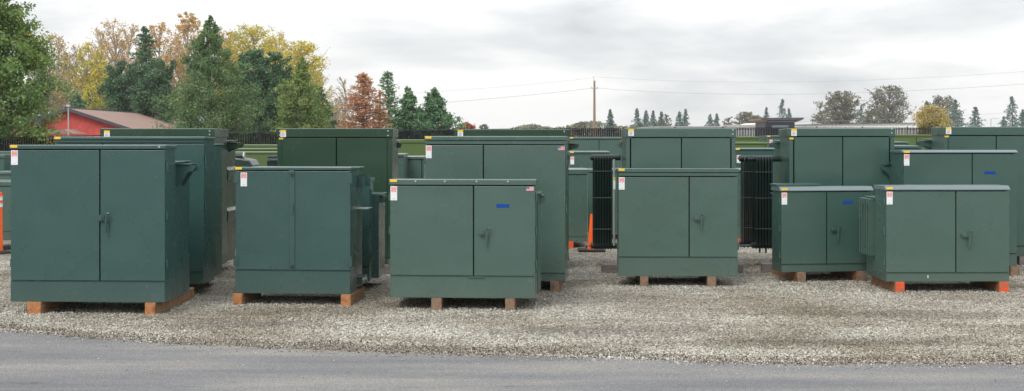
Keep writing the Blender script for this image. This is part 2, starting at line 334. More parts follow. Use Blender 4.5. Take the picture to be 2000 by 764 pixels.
def warn_label(par, x, y, z, w=0.085, h=0.115):
    s = one('warning_label', par, lambda m: (m.box(x, x + w, y - 0.002, y, z - h, z - h * 0.32, 'white'), m.box(x, x + w, y - 0.002, y, z - h * 0.32, z, 'yellow')))
    def g(m):
        for k in range(6):
            zz = z - h * 0.40 - k * h * 0.085
            m.box(x + w * 0.2, x + w * (0.8 - 0.08 * (k % 3)), y - 0.0035, y - 0.0022, zz - h * 0.035, zz, 'print_grey')
    one('small_print', s, g)
def yellow_label(par, x, y, z, w=0.075, h=0.028):
    s = one('yellow_label', par, lambda m: m.box(x, x + w, y - 0.002, y, z - h, z, 'yellow'))
def flag(par, x, y, z, w=0.075, h=0.042):
    s = one('flag_sticker', par, lambda m: m.box(x, x + w, y - 0.002, y, z - h, z, 'white'))
    def g(m):
        t = h / 13
        for k in range(0, 13, 2):
            x0 = x + (w * 0.42 if k < 7 else 0)
            m.box(x0, x + w, y - 0.0032, y - 0.0021, z - (k + 1) * t, z - k * t, 'flag_red')
    one('stripes', s, g)
    def c(m):
        m.box(x, x + w * 0.42, y - 0.0034, y - 0.0021, z - h * 7 / 13, z, 'flag_blue')
        for i in range(5):
            for j in range(4):
                xx = x + w * 0.42 * (i + 0.5) / 5; zz = z - h * 7 / 13 * (j + 0.5) / 4
                m.box(xx - 0.0008, xx + 0.0008, y - 0.0044, y - 0.0034, zz - 0.0008, zz + 0.0008, 'white')
    one('star_field', s, c)
def tape(par, x, y, z, w, h=0.035, tilt=0.0):
    def g(m):
        n = 8; vs = []
        for i in range(n + 1):
            t = i / n; zz = z + tilt * t * w; j = 0.003 * math.sin(i * 2.3)
            xo = 0.0
            vs += [(x + t * w, y - 0.0022, zz - h + j), (x + t * w + (0.006 if i in (0, n) else 0), y - 0.0022, zz + j * 0.5)]
            vs += [(x + t * w, y - 0.0004, zz - h + j), (x + t * w + (0.006 if i in (0, n) else 0), y - 0.0004, zz + j * 0.5)]
        fs = []
        for i in range(n):
            a = i * 4; b = a + 4
            fs += [(a, b, b + 1, a + 1), (a + 2, a + 3, b + 3, b + 2), (a + 1, b + 1, b + 3, a + 3), (a, a + 2, b + 2, b)]
        fs += [(0, 1, 3, 2), (n * 4, n * 4 + 2, n * 4 + 3, n * 4 + 1)]
        m.add(vs, fs, 'tape_blue')
    one('blue_tape', par, g)
def handle(door, x, y, z, s, p, dirx=1):
    """pad-lock boss and J shaped lever"""
    def f(m):
        m.tube([(x, y, z), (x, y - 0.025 * s, z)], 0.030 * s, p, 14)
        m.tube([(x, y - 0.025 * s, z), (x, y - 0.040 * s, z)], 0.018 * s, p, 6)
        m.box(x, x + 0.055 * s * dirx, y - 0.030 * s, y - 0.018 * s, z - 0.018 * s, z - 0.008 * s, p) if dirx > 0 else m.box(x - 0.055 * s, x, y - 0.030 * s, y - 0.018 * s, z - 0.018 * s, z - 0.008 * s, p)
        hx = x + 0.052 * s * dirx
        m.tube([(hx + 0.030 * s * dirx, y - 0.035 * s, z + 0.028 * s), (hx + 0.022 * s * dirx, y - 0.040 * s, z + 0.040 * s), (hx + 0.008 * s * dirx, y - 0.042 * s, z + 0.040 * s), (hx, y - 0.042 * s, z + 0.022 * s), (hx - 0.002 * s, y - 0.040 * s, z - 0.05 * s), (hx - 0.006 * s, y - 0.036 * s, z - 0.125 * s)],
               [0.008 * s, 0.009 * s, 0.010 * s, 0.011 * s, 0.010 * s, 0.009 * s], p, 8)
    one('handle', door, f, smooth=False)
def bolt_mb(m, x, y, z, r=0.009, mt='steel'):
    m.tube([(x, y + 0.001, z), (x, y - 0.006, z)], r, mt, 8); m.tube([(x, y - 0.006, z), (x, y - 0.009, z)], r * 0.6, mt, 8)

# ------------------------------------------------------------------ transformer cabinets
TIMBER_GROUP = 'timber blocks under the cabinets'
UNITS = {}

def timber(label, X0, X1, Y0, Y1, rz, org, h, m, endm=None, slope=0.0):
    e = empty('timber_block', (org[0], org[1], 0), rz)
    def f(k): k.box(X0, X1, Y0 + (0.004 if endm else 0), Y1, 0.0, h - 0.001, m)
    one('beam', e, f, 0.006)
    if endm: one('sawn_end', e, lambda k: k.box(X0 + 0.001, X1 - 0.001, Y0, Y0 + 0.0035, 0.001, h - 0.002, endm))
    tag(e, label, 'timber block', TIMBER_GROUP)
    return e
def unit(label, xl, xr, D, ytop, ysill=None, seam=None, rot=0.0, mt='green', zbot=0.12, lid=8, dcab=0.42, dtank=0.5, inset=0.06,
         tanktop=None, style='std', lidstyle='flat', hdl=None, sticker=True, warn=False, flagged=None, tp=None, timbers=(), hooks=(), fins=None,
         shelf=None, radiators=None, detail=2, roll=0.0, hinge='side', yl=True, name='transformer_cabinet', jamb=0.0, bands=False, group='green transformer cabinets stored in rows on the gravel', lidmt=None, bolts=None, tank=True, slope=0.010, hs_=1.0, hd_=0.22):
    th = R(rot)
    # +rot: right corner further away; corners found along the front line
    Xl = PX(xl, D); a = (xr - 1000.0)
    w = (a * D / F - Xl) / (math.cos(th) - math.sin(th) * a / F)
    ztop = PZ(ytop, D); px = D / F
    root = empty(name, (Xl, D, 0), th, roll)
    tag(root, label, 'transformer', group)
    def lx(x):    # photo column on the front face -> local x
        b = (x - 1000.0) / F
        return (b * D - Xl) / (math.cos(th) - math.sin(th) * b)
    lidh = lid * px
    zs = PZ(ysill, D) if ysill else zbot + 0.16
    zl = ztop - lidh
    fine = detail > 1
    bw = 0.004 if fine else 0.0
    # body behind the doors
    one('seam_shade', root, lambda m: m.box(0.031 + jamb, w - 0.031 - jamb, 0.078, 0.0845, zs - 0.02, zl + 0.001, 'gap'))  # near-black strip standing in for the shade deep inside the door seam
    def body(m):
        m.box(0.003, w - 0.003, 0.085, dcab, zbot + 0.004, zl + 0.004, mt)
        m.box(0.003, 0.03 + jamb, 0.0345 if not jamb else 0.0, 0.0845, zbot + 0.004, zl + 0.003, mt)
        m.box(w - 0.03 - jamb, w - 0.003, 0.0345 if not jamb else 0.0, 0.0845, zbot + 0.004, zl + 0.003, mt)
    one('body', root, body, bw)
    # lid
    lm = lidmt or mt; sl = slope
    def lidf(m):
        o = 0.012
        if lidstyle == 'flat':
            m.prism_x(-o, w + o, [(-o, zl), (-o, ztop - 0.004), (0.01, ztop), (dcab + o, ztop - sl), (dcab + o, zl)], lm)
        elif lidstyle == 'tilt':      # front flange leans back under the sky
            m.prism_x(-o, w + o, [(-o, zl), (-o, zl + 0.012), (-o + 0.060, ztop), (dcab + o, ztop - 0.006), (dcab + o, zl)], lm)
        elif lidstyle == 'two':
            zm = zl + (ztop - zl) * 0.48
            m.prism_x(0, w, [(0.0, zl), (0.0, zm), (dcab, zm), (dcab, zl)], lm)
            m.prism_x(-o, w + o, [(-o, zm + 0.002), (-o, ztop - 0.003), (0.01, ztop), (dcab + o, ztop - sl), (dcab + o, zm - 0.02 + 0.022)], lm)
    lido = one('lid', root, lidf, bw)
    if bolts:
        for bx, by in bolts: one('bolt', lido, lambda m: bolt_mb(m, lx(bx), -0.012, PZ(by, D), 0.010))
    # sill
    def sill(m): m.box(0.0, w, -0.006, dcab + 0.001, zbot, zs - 0.003, mt)
    one('sill', root, sill, bw)
    if fine:
        one('sill_lip', root, lambda m: m.box(0.001, w - 0.001, -0.012, 0.03, zs - 0.002, zs + 0.001, mt))
    # doors
    sx = lx(seam) if seam else w * 0.56
    g = 0.0065; gt = 0.012
    d1 = one('door', root, lambda m: m.box(jamb + (0.006 if jamb else 0), sx - g, 0.0, 0.033, zs + 0.004, zl - gt, mt), bw * 0.8)
    d2 = one('door', root, lambda m: m.box(sx + g, w - jamb - (0.006 if jamb else 0), 0.0 if style != 'lap' else -0.006, 0.033, zs + 0.004, zl - gt, mt), bw * 0.8)
    # door stiffener edge, seen as a fine line
    if hdl:
        hx, hy, hs = hdl
        handle(d2 if hx > (seam or 0) else d1, lx(hx), -0.006 if style == 'lap' else 0.0, PZ(hy, D), hs * 1.15, mt)
    if hinge == 'side' and fine:
        for dd, xx, sg in ((d1, 0, -1), (d2, w, 1)):
            for t in (0.13, 0.5, 0.87):
                zz = zs + (zl - zs) * t
                def hf(m):
                    m.tube([(xx + sg * 0.009, 0.030, zz - 0.04), (xx + sg * 0.009, 0.030, zz + 0.04)], 0.011, mt, 8)
                    m.box(min(xx, xx + sg * 0.005), max(xx, xx + sg * 0.005), 0.034, 0.08, zz - 0.03, zz + 0.03, mt)
                one('hinge', dd, hf)
    if hinge == 'plate':
        for dd, xx, sg in ((d1, 0, 1), (d2, w, -1)):
            for zz in (PZ(348, D), PZ(509, D)):
                def hf(m):
                    a, b = sorted((xx - sg * 0.012, xx + sg * 0.040))
                    m.box(a, b, -0.005, 0.0, zz - 0.05, zz + 0.05, mt)
                    m.tube([(xx - sg * 0.012, 0.0, zz - 0.055), (xx - sg * 0.012, 0.0, zz + 0.055)], 0.009, mt, 8)
                    for dz in (-0.028, 0.028): bolt_mb(m, xx + sg * 0.024, -0.004, zz + dz, 0.008, mt)
                one('hinge', dd, hf)
    # tank behind
    tt = PZ(tanktop, D) if tanktop else ztop - 0.10
    if tank:
        def tf(m):
            m.box(inset, w - inset, dcab + 0.002, dcab + dtank, zbot, tt, mt)
            if bands:
                for t in (0.34, 0.68):
                    zz = zbot + (tt - zbot) * t
                    m.prism_y(dcab + 0.05, dcab + dtank - 0.01, [(w - inset, zz), (w - inset + 0.05, zz), (w - inset + 0.05, zz + 0.13), (w - inset, zz + 0.17)], mt)
        tk = one('tank', root, tf, bw)
        one('tank_cover', root, lambda m: m.box(inset - 0.02, w - inset + 0.02, dcab + 0.012, dcab + dtank + 0.02, tt + 0.001, tt + 0.014, mt), 0.003)
        for side in hooks:
            s = -1 if side == 'L' else 1; bx = inset if s < 0 else w - inset
            def hk(m):
                zz = tt - 0.03
                y0 = dcab + 0.10
                for yy in (y0, y0 + 0.20):
                    q = s * hs_; pr = [(bx, zz - hd_ * hs_), (bx + q * 0.03, zz - (hd_ - 0.02) * hs_), (bx + q * 0.12, zz - 0.06), (bx + q * 0.17, zz - 0.055), (bx + q * 0.20, zz), (bx + q * 0.15, zz + 0.01), (bx, zz + 0.01)]
                    m.prism_y(yy, yy + 0.012, pr if s > 0 else pr[::-1], mt)
                a, b = sorted((bx, bx + s * 0.14 * hs_)); m.box(a, b, y0 - 0.02, y0 + 0.25, zz + 0.012, zz + 0.02, mt)
            one('lifting_hook', root, hk)
        if fins:
            n, y0p, y1p, side = fins; s = -1 if side == 'L' else 1; bx = inset if s < 0 else w - inset
            za, zb = PZ(y1p, D), PZ(y0p, D)
            for i in range(n):
                yy = dcab + 0.05 + i * (dtank - 0.04) / (n - 1); ex = -0.055 if s < 0 else w + 0.055
                def ff(m):
                    a, b = sorted((bx, ex))
                    m.box(a, b, yy, yy + 0.008, za, zb, mt)
                    m.tube([(ex, yy + 0.004, za), (ex, yy + 0.004, zb)], 0.008, mt, 8)
                    m.tube([(bx, yy + 0.004, zb), (ex, yy + 0.004, zb)], 0.007, mt, 8)
                one('cooling_fin', root, ff)
            if 0:
                pass
    for k, (t0, t1, m_, e_, tl) in enumerate(timbers):
        D2 = D / 1.0
        X0, X1 = lx(t0), lx(t1)
        timber(tl, X0, X1, -0.035, 1.30 if 'front-left' in tl else 0.72 if 'centre bar' in tl else min(1.0, dcab + dtank + 0.06), th, (Xl, D), zbot, m_, e_)
    if yl: yellow_label(root, 0.0, -0.0125 if lidstyle != 'tilt' else -0.0135, ztop - 0.002 if lidstyle != 'tilt' else zl + lidh * 0.72, 0.072, 0.026)
    if sticker:
        logo_sticker(d1, 0.004 + jamb if sticker is True else lx(sticker[0]), 0.0, (zl - gt - 0.002) if sticker is True else PZ(sticker[1], D), 0.068, 0.145)
    if warn:
        wx, wy, small = warn
        warn_label(root, lx(wx), -0.0125, PZ(wy - 2, D), 0.072, 0.090)
        if small: yellow_label(root, lx(small[0]), -0.0005, PZ(small[1], D), 0.055, 0.022)
    fy = -0.006 if style == 'lap' else 0.0
    if flagged: flag(d2, lx(flagged[0]), fy - 0.0005, PZ(flagged[1], D))
    if tp:
        d = d2 if tp[0] > (seam or 0) else d1
        tape(d, lx(tp[0]), fy - 0.0002, PZ(tp[1], D), lx(tp[2]) - lx(tp[0]), 0.036, tp[3])
    UNITS[label] = dict(root=root, lx=lx, w=w, zs=zs, zl=zl, ztop=ztop, D=D, Xl=Xl, th=th, tt=tt, doors=(d1, d2), inset=inset, dcab=dcab, dtank=dtank, lid=lido)
    return UNITS[label]

# -- A: front left tall cabinet
A = unit('tall blue-green cabinet at the front left, on orange timbers, lever handle beside its door seam', 21, 322, 13.28, 283, 548, 195, rot=-3, mt='teal',
     lid=8, dcab=0.34, dtank=0.56, inset=0.02, tanktop=320, hdl=(199, 425, 1.0), hooks=('R',), bolts=((312, 287),),
     timbers=((56, 82, 'wood_orange', 'end_rust', 'orange-brown timber under the left end of the tall front-left cabinet'),
              (285, 305, 'wood_orange', 'end_rust', 'long orange-brown timber, flank in view, under the right end of the tall front-left cabinet')))
# -- B
B = unit('boxy front-row cabinet with a bolted centre bar between its two doors', 460, 684, 13.98, 326, 527, 569, rot=-5, mt='teal',
     lid=6, dcab=0.36, dtank=0.42, inset=0.03, tanktop=331, hinge='plate', sticker=(470, 337),
     timbers=((457, 474, 'wood_orange', 'end_rust', 'orange-brown timber under the left end of the cabinet with the centre bar'),
              (667, 686, 'wood_orange', 'end_rust', 'rust-coloured timber under the right end of the cabinet with the centre bar')))
def bar(m):
    x0, x1 = B['lx'](565), B['lx'](576)
    m.box(x0, x1, -0.012, -0.001, B['zs'] + 0.002, B['zl'] - 0.006, 'teal')
one('centre_bar', B['root'], bar, 0.003)
bxx = B['lx'](570.5)
for z in (PZ(340, 13.98), PZ(519, 13.98)):
    one('bar_bolt', B['root'], lambda m: (m.tube([(bxx, -0.012, z), (bxx, -0.024, z)], 0.022, 'teal', 16), m.tube([(bxx, -0.024, z), (bxx, -0.032, z)], 0.011, 'gap', 8)))
one('latch', B['root'], lambda m: m.box(bxx - 0.002, bxx + 0.018, -0.026, -0.012, PZ(417, 13.98), PZ(398, 13.98), 'teal'))
def bbk(m):
    w = B['w']
    m.box(w - 0.03, w + 0.10, 0.42, 0.70, PZ(412, 13.98), PZ(412, 13.98) + 0.008, 'steel')
one('shelf_bracket', B['root'], bbk)
def bbl(m):
    w = B['w']
    m.box(w - 0.03, w + 0.035, 0.45, 0.75, 0.17, 0.25, 'teal')
    for yy in (0.52, 0.64): m.tube([(w + 0.034, yy, 0.21), (w + 0.045, yy, 0.21)], 0.018, 'steel', 10)
one('ground_bracket', B['root'], bbl)
def bpl(m):
    w = B['w']
    for yy in (0.40, 0.72): m.prism_y(yy, yy + 0.012, [(w - 0.04, PZ(368, 13.98)), (w + 0.07, PZ(368, 13.98)), (w + 0.07, PZ(347, 13.98)), (w - 0.04, PZ(345, 13.98))], 'teal')
    m.box(w - 0.03, w + 0.005, 0.413, 0.719, PZ(366, 13.98), PZ(350, 13.98), 'teal')
one('lifting_plate', B['root'], bpl)
# -- C
C = unit('low wide cabinet at front centre with blue tape, a small flag sticker and lid bolts', 762, 1045, 13.62, 350, 538, 925, rot=-4, mt='green',
     lid=11, dcab=0.40, dtank=0.55, inset=-0.015, tanktop=383, hdl=(941, 453, 0.95), hooks=('R',), hs_=0.35, flagged=(1028, 364), tp=(969, 398, 994, 0.0), style='lap',
     bolts=((812, 354), (869, 354), (931, 354), (992, 354)),
     timbers=((843, 863, 'wood_brown', 'wood_brown', 'reddish brown timber under the left half of the low wide front centre cabinet'),
              (987, 1006, 'wood_brown', 'wood_brown', 'reddish brown timber under the right half of the low wide front centre cabinet')))
def strap(m):
    x = C['lx'](884); m.prism_y(0.30, 0.303, [(x - 0.012, 0.122), (x + 0.014, 0.122), (x + 0.020, 0.085), (x + 0.006, 0.070), (x - 0.006, 0.088)], 'tape_blue')
one('blue_strap_end', C['root'], strap)
one('latch_plate', C['root'], lambda m: m.box(C['lx'](914), C['lx'](946), -0.016, -0.005, PZ(541.5, 13.62), PZ(538.5, 13.62), 'teal'))
# -- D
Du = unit('tidy green front-row cabinet with no tape, just right of the single radiator bank', 1208, 1441, 15.65, 329, 502, 1346, rot=-2, mt='green',
     lid=15, lidstyle='two', dcab=0.42, dtank=0.5, inset=0.10, tanktop=360, hdl=(1360, 426, 0.95),
     timbers=((1250, 1266, 'wood_brown', 'wood_brown', 'brown timber under the left half of the tidy cabinet right of centre'),
              (1381, 1398, 'wood_brown', 'wood_brown', 'brown timber under the right half of the tidy cabinet right of centre')))
# -- E
E = unit('low taped cabinet turned slightly left, just left of the cabinet with side fins', 1526, 1704, 16.05, 365, 517, 1615, rot=8, mt='midgreen',
     lid=9, lidstyle='tilt', lidmt='lid_sky_sheen', dcab=0.33, dtank=0.5, inset=0.17, tanktop=385, hdl=(1627, 449, 0.9), tp=(1645, 393, 1665, 0.02),
     timbers=((1556, 1572, 'wood_pine', 'wood_brown', 'long brown timber under the left half of the low turned cabinet'),
              (1672, 1689, 'wood_pine', 'wood_brown', 'brown timber under the right half of the low turned cabinet')))
one('rear_flange', E['root'], lambda m: m.box(-0.02, E['lx'](1610), 0.10, 0.36, E['ztop'] + 0.003, E['ztop'] + 0.028, 'midgreen'), 0.003)
# -- F
Fu = unit('low cabinet at the front right with ribbed fins on its left side, orange-ended timbers', 1731, 1971, 15.05, 363, 533, 1867, rot=1, mt='green',
     lid=9, lidstyle='tilt', lidmt='lid_sky_sheen', dcab=0.44, dtank=0.42, inset=0.02, tanktop=392, hdl=(1882, 459, 0.95), hooks=('L',), hs_=0.45, fins=(5, 394, 507, 'L'),
     timbers=((1747, 1765, 'wood_pine', 'end_paint', 'long pale timber with an orange painted end under the left of the front-right cabinet'),
              (1950, 1968, 'wood_pine', 'end_paint', 'pale timber with a bright orange painted end under the right of the front-right cabinet')))
def scr(m):
    x, z = Fu['lx'](1812), PZ(541, 15.05)
    m.prism_y(-0.0075, -0.0062, [(x - 0.006, z + 0.02), (x - 0.004, z - 0.01), (x + 0.004, z - 0.016), (x + 0.007, z + 0.014)], 'white')
one('paint_chip', Fu['root'], scr)
# -- second row
G = unit('taller blue-green cabinet close behind the front-left one, rivets down its right side', 107, 398, 14.9, 267, 530, 200, rot=-3, mt='teal', lid=12, lidstyle='two', dcab=0.42, dtank=0.7, inset=0.10, tanktop=285, sticker=False,
     timbers=((340, 360, 'wood_brown', None, 'dark timber in shade under the taller blue-green cabinet at the left'),))
for t in (0.08, 0.3, 0.45, 0.62, 0.78, 0.92):
    z = G['zs'] + (G['zl'] - G['zs']) * t; w = G['w']
    one('rivet', G['root'], lambda m: m.tube([(w - 0.003, 0.34, z), (w + 0.004, 0.34, z)], 0.010, 'teal', 8))
H = unit('wide cabinet behind the front centre one, off-centre seam, small flag sticker near its top corner', 831, 1104, 15.3, 266, 531, 944, rot=-6, mt='green', lid=16, lidstyle='two', dcab=0.46, dtank=0.6, inset=0.05, tanktop=300, flagged=(1090, 286),
     hooks=('R',), hs_=0.3, timbers=((1075, 1092, 'wood_brown', None, 'dark timber in shade under the wide cabinet with an off-centre seam'),))
I = unit('cabinet with blue tape high on its right door, behind the front-right cabinet with fins', 1765, 1986, 16.75, 293, 496, 1899, rot=2, mt='midgreen', lid=6, lidstyle='tilt', lidmt='lid_sky_sheen', dcab=0.5, dtank=0.5, inset=0.02, tanktop=322, hooks=('L',), hs_=0.6, tp=(1922, 335, 1944, 0.0),
     timbers=((1972, 1989, 'wood_brown', 'wood_brown', 'brown timber peeking out right of the orange-ended timbers, under the taped rear cabinet'),))
B2 = unit('dark teal cabinet behind the one with the centre bar, only its right flank showing', 520, 722, 15.15, 347, 520, 640, rot=-2, mt='teal', dcab=0.32, dtank=0.55, inset=-0.06, tanktop=384, sticker=False, yl=False, hooks=('R',), hs_=0.3,
     timbers=())
# -- third row, tall
def tall(label, xl, xr, D, ytop, ysill, seam, mt, lid=17, **k):
    kw = dict(dcab=0.62, dtank=0.6, inset=0.05, tanktop=ytop + 26, sticker=False, yl=False, jamb=0.045, lidstyle='flat', hinge='none', hooks=('R', 'L'), hd_=0.11)
    kw.update(k)
    return unit(label, xl, xr, D, ytop, ysill, seam, mt=mt, lid=lid, **kw)
J = tall('tall dark green cabinet at the rear left, its banded tank in view on the right', 198, 418, 16.7, 251, 500, 300, 'forest', rot=-3, warn=(204, 257, None), bands=True, bolts=((410, 256), (410, 263)), hooks=('R',))
K = tall('tall glossy dark green transformer cabinet in the rear row, left of centre', 541, 766, 17.1, 251, 502, 657, 'forest', rot=-1, warn=(548, 256, (545, 269)), bolts=((547, 257), (547, 264), (758, 256), (758, 265)), hs_=0.4)
L = tall('tall dark green cabinet with only its top edge showing over the wide centre cabinet', 889, 1111, 17.6, 253, 500, 1000, 'forest', rot=-2, warn=(894, 256, None), bolts=((1102, 257),))
M_ = tall('tall green cabinet with one black radiator bank on its left, behind the tidy cabinet', 1222, 1437, 17.25, 251, 500, 1331, 'green', rot=0, warn=(1227, 254, None), bolts=((1431, 254), (1431, 262)), hooks=('L',), hs_=0.4)
Nn = tall('tall green cabinet with two black radiator banks on its left, behind the low turned cabinet', 1541, 1747, 17.4, 251, 500, 1646, 'midgreen', rot=0, lid=15, warn=(1545, 254, (1542, 269)), bolts=((1741, 252), (1741, 260)), hooks=('L',), hs_=0.7)
O = tall('tall green transformer cabinet cut off by the right edge of the photo', 1843, 2075, 18.2, 248, 480, 1946, 'midgreen', rot=-3, lid=16, roll=R(0.0), warn=(1847, 251, (1845, 265)), hooks=('L',),
         timbers=((1990, 2004, 'wood_grey', 'wood_grey', 'grey timber at the right edge of the photo under the cut-off tall cabinet'),))
def crossbeam(label, x0, x1, D, m='wood_grey'):
    e = empty('timber_block', (PX(x0, D), D, 0))
    W = PX(x1, D) - PX(x0, D)
    mb = MB(); mb.box(0, 0.12, 0, W, 0, 0.114, m); o = mb.build('beam', e, 0.006); o.rotation_euler = (0, 0, R(-90)); o.location = (0, 0.12, 0)
    tag(e, label, 'timber block', TIMBER_GROUP)
crossbeam('grey crosswise timber under the tall glossy cabinet left of centre', 600, 780, 17.0)
crossbeam('grey crosswise timber sticking out left below the single radiator bank', 1175, 1452, 17.1)
crossbeam('grey crosswise timber under the cabinet with two radiator banks', 1489, 1765, 17.2)
# right of K: grey panels of tank
# radiator banks
def radiator(par, n, x0, x1, y, z0, z1, mt, depth=0.30):
    """manifold pipes top and bottom along x with flat cooling panels between; local coordinates of the cabinet"""
    o = one('radiator', par, lambda m: [m.prism_x(x0 + (x1 - x0) * (i + 0.5) / n - 0.006, x0 + (x1 - x0) * (i + 0.5) / n + 0.006,
            [(y, z0 + 0.05), (y + 0.03, z0), (y + depth - 0.03, z0), (y + depth, z0 + 0.05), (y + depth, z1 - 0.05), (y + depth - 0.03, z1), (y + 0.03, z1), (y, z1 - 0.05)], mt) for i in range(n)], 0.003)
    def tubes(m):
        for i in range(n):
            xx = x0 + (x1 - x0) * (i + 0.5) / n
            for yy in (y + 0.004, y + depth * 0.5, y + depth - 0.004): m.tube([(xx, yy, z0 + 0.05), (xx, yy, z1 - 0.05)], 0.013, mt, 8)
    one('flutes', o, tubes)
    for zz in (z0 + 0.045, z1 - 0.035):
        one('manifold_pipe', o, lambda m: (m.tube([(x0 - 0.02, y + depth * 0.5, zz), (x1 + 0.12, y + depth * 0.5, zz)], 0.042, mt, 14),
            m.tube([(x0 - 0.026, y + depth * 0.5, zz), (x0 - 0.02, y + depth * 0.5, zz)], 0.046, mt, 14), m.tube([(x0 - 0.05, y + depth * 0.5, zz), (x0 - 0.02, y + depth * 0.5, zz)], 0.014, 'darktank', 8)))
    for t in (0.22, 0.55, 0.83):
        zz = z0 + (z1 - z0) * t
        one('tie_rod', o, lambda m: m.tube([(x0 - 0.01, y - 0.012, zz), (x1 + 0.02, y - 0.012, zz)], 0.006, 'darktank', 6))
D_ = 17.9
mlx = lambda x, D=17.9: PX(x, D) - M_['Xl']
radiator(M_['root'], 7, mlx(1159), mlx(1196), 0.62, PZ(488, D_), PZ(303, D_), 'radiator')
def gauge(m):
    x = mlx(1199, 17.8)
    m.tube([(x, 0.5, 0.3), (x, 0.5, 1.45)], 0.016, 'galv', 8)
    m.box(x - 0.014, x + 0.014, 0.482, 0.486, 1.05, 1.17, 'white'); m.box(x - 0.014, x + 0.014, 0.482, 0.486, 1.18, 1.21, 'yellow')
one('drain_pipe', M_['root'], gauge)
nlx = lambda x, D=18.0: PX(x, D) - Nn['Xl']
radiator(Nn['root'], 6, nlx(1456), nlx(1502), 0.80, PZ(483, 18.3), PZ(305, 18.3), 'radiator', 0.26)
radiator(Nn['root'], 6, nlx(1472), nlx(1506), 0.45, PZ(485, 18.0), PZ(305, 18.0), 'radiator', 0.26)
for xx in (1480, 1492, 1506): one('drain_valve', Nn['root'], lambda m: m.box(nlx(xx), nlx(xx + 3), 0.5, 0.53, PZ(493, 18.0), PZ(482, 18.0), 'darktank'))
one('brace', Nn['root'], lambda m: m.box(nlx(1440), nlx(1507), 0.60, 0.62, PZ(480, 18.0), PZ(478, 18.0), 'steel'))
# tall cabinets: oil gauges
# -- far rows
FARG = 'green transformer cabinets stored in rows on the gravel'
def far(label, xl, xr, D, ytop, mt, seam=None, **k):
    kw = dict(detail=1, hinge='none', sticker=False, yl=False, lid=6, dcab=0.9, dtank=0.3, zbot=0.10, lidstyle='flat', ysill=None, slope=0.0)
    kw.update(k)
    return unit(label, xl, xr, D, ytop, seam=seam, mt=mt, **kw)
orng = lambda t: t
far('low dark green cabinet behind the orange delineator post at the left edge', -70, 26, 20.3, 355, 'green', lid=8, ysill=452, zbot=0.17, seam=-10)
far('cabinet with a yellow label second lowest at the far left, partly cut off', -60, 26, 22.3, 336, 'green', seam=-20, lid=5)
far('green cabinet with a white tag beside the front-left cabinet, at the left edge', 4, 90, 24.5, 313, 'green', seam=60, yl=True, sticker=(8, 322))
far('dark cabinet corner highest and furthest left at the photo edge', -80, 8, 23.5, 303, 'midgreen', seam=-30)
far('long far cabinet behind the left edge group, just below the fence', -60, 60, 30.0, 296, 'green', seam=10)
far('far olive cabinet with two pale roof ridges, between the two rear left tall cabinets', 455, 560, 30.0, 283, 'olive', seam=510, lid=4)
far('olive cabinet with a pale lid in front of its ridged neighbour in the left gap', 452, 556, 26.5, 290, 'olive', seam=500, lid=4)
Qr = far('olive cabinet lowest in the left gap with a small ribbed radiator in front', 447, 552, 24.0, 297, 'olive', seam=470, lid=3)
far('olive cabinet with a pale lid behind the upper left corner of the wide centre cabinet', 762, 850, 26.0, 273, 'olive', seam=860 - 2, lid=6)
far('pale green cabinet in the narrow gap right of the tall glossy cabinet', 790, 829, 21.5, 306, 'green', seam=824, lid=5)
far('narrow green cabinet flank tucked behind the hook of the tall glossy cabinet', 758, 788, 20.6, 301, 'green', seam=775, lid=5)
far('plain low cabinet on an orange timber left of the tall traffic cone', 1040, 1147, 20.9, 331, 'green', lid=9, ysill=463, seam=1060,
    timbers=((1104, 1120, 'end_paint', 'end_paint', 'orange timber end beside the wide centre cabinet, in the centre gap'),))
far('low cabinet half hidden behind the traffic cone and radiator', 1148, 1235, 22.6, 331, 'green', seam=1230, lid=5, yl=False)
far('middle-distance cabinet with a yellow corner label in the centre gap', 1113, 1190, 24.5, 296, 'green', seam=1118 + 60, lid=4, yl=True, sticker=(1114, 306))
far('tall far cabinet across the centre gap right in front of the picket fence', 1113, 1262, 29.0, 268, 'green', seam=1170, lid=4, yl=True)
far('low cabinet on an orange timber between the tidy cabinet and the radiator pair', 1395, 1478, 21.4, 331, 'green', seam=1400, lid=5, ysill=440,
    timbers=((1436, 1447, 'end_paint', 'end_paint', 'orange timber end right of the tidy cabinet, left of the two radiator banks'),))
far('blue-green cabinet with a yellow corner label behind the two radiator banks', 1437, 1545, 24.5, 290, 'teal', seam=1530, yl=True, sticker=(1439, 303), lid=3)
far('olive cabinet with a pale lid, lower of the two olive ones above the radiator banks', 1430, 1500, 27.5, 278, 'olive', seam=1495, lid=4)
far('olive cabinet furthest back above the two radiator banks', 1425, 1490, 33.0, 267, 'olive', seam=1480, lid=4)
far('small green cabinet with a yellow label left of the top of the two-bank cabinet', 1498, 1560, 30.0, 265, 'green', seam=1550, yl=True, sticker=(1503, 273), lid=4)
far('olive cabinet furthest back right of the cabinet with two radiator banks', 1735, 1835, 32.0, 263, 'olive', seam=1790, lid=4)
far('small green cabinet between olive and blue-green lids in the right gap', 1738, 1774, 27.0, 277, 'green', seam=1772, lid=3)
far('blue-green cabinet with a shining lid lowest in the right gap', 1735, 1800, 23.0, 285, 'teal', seam=1790, lid=5)
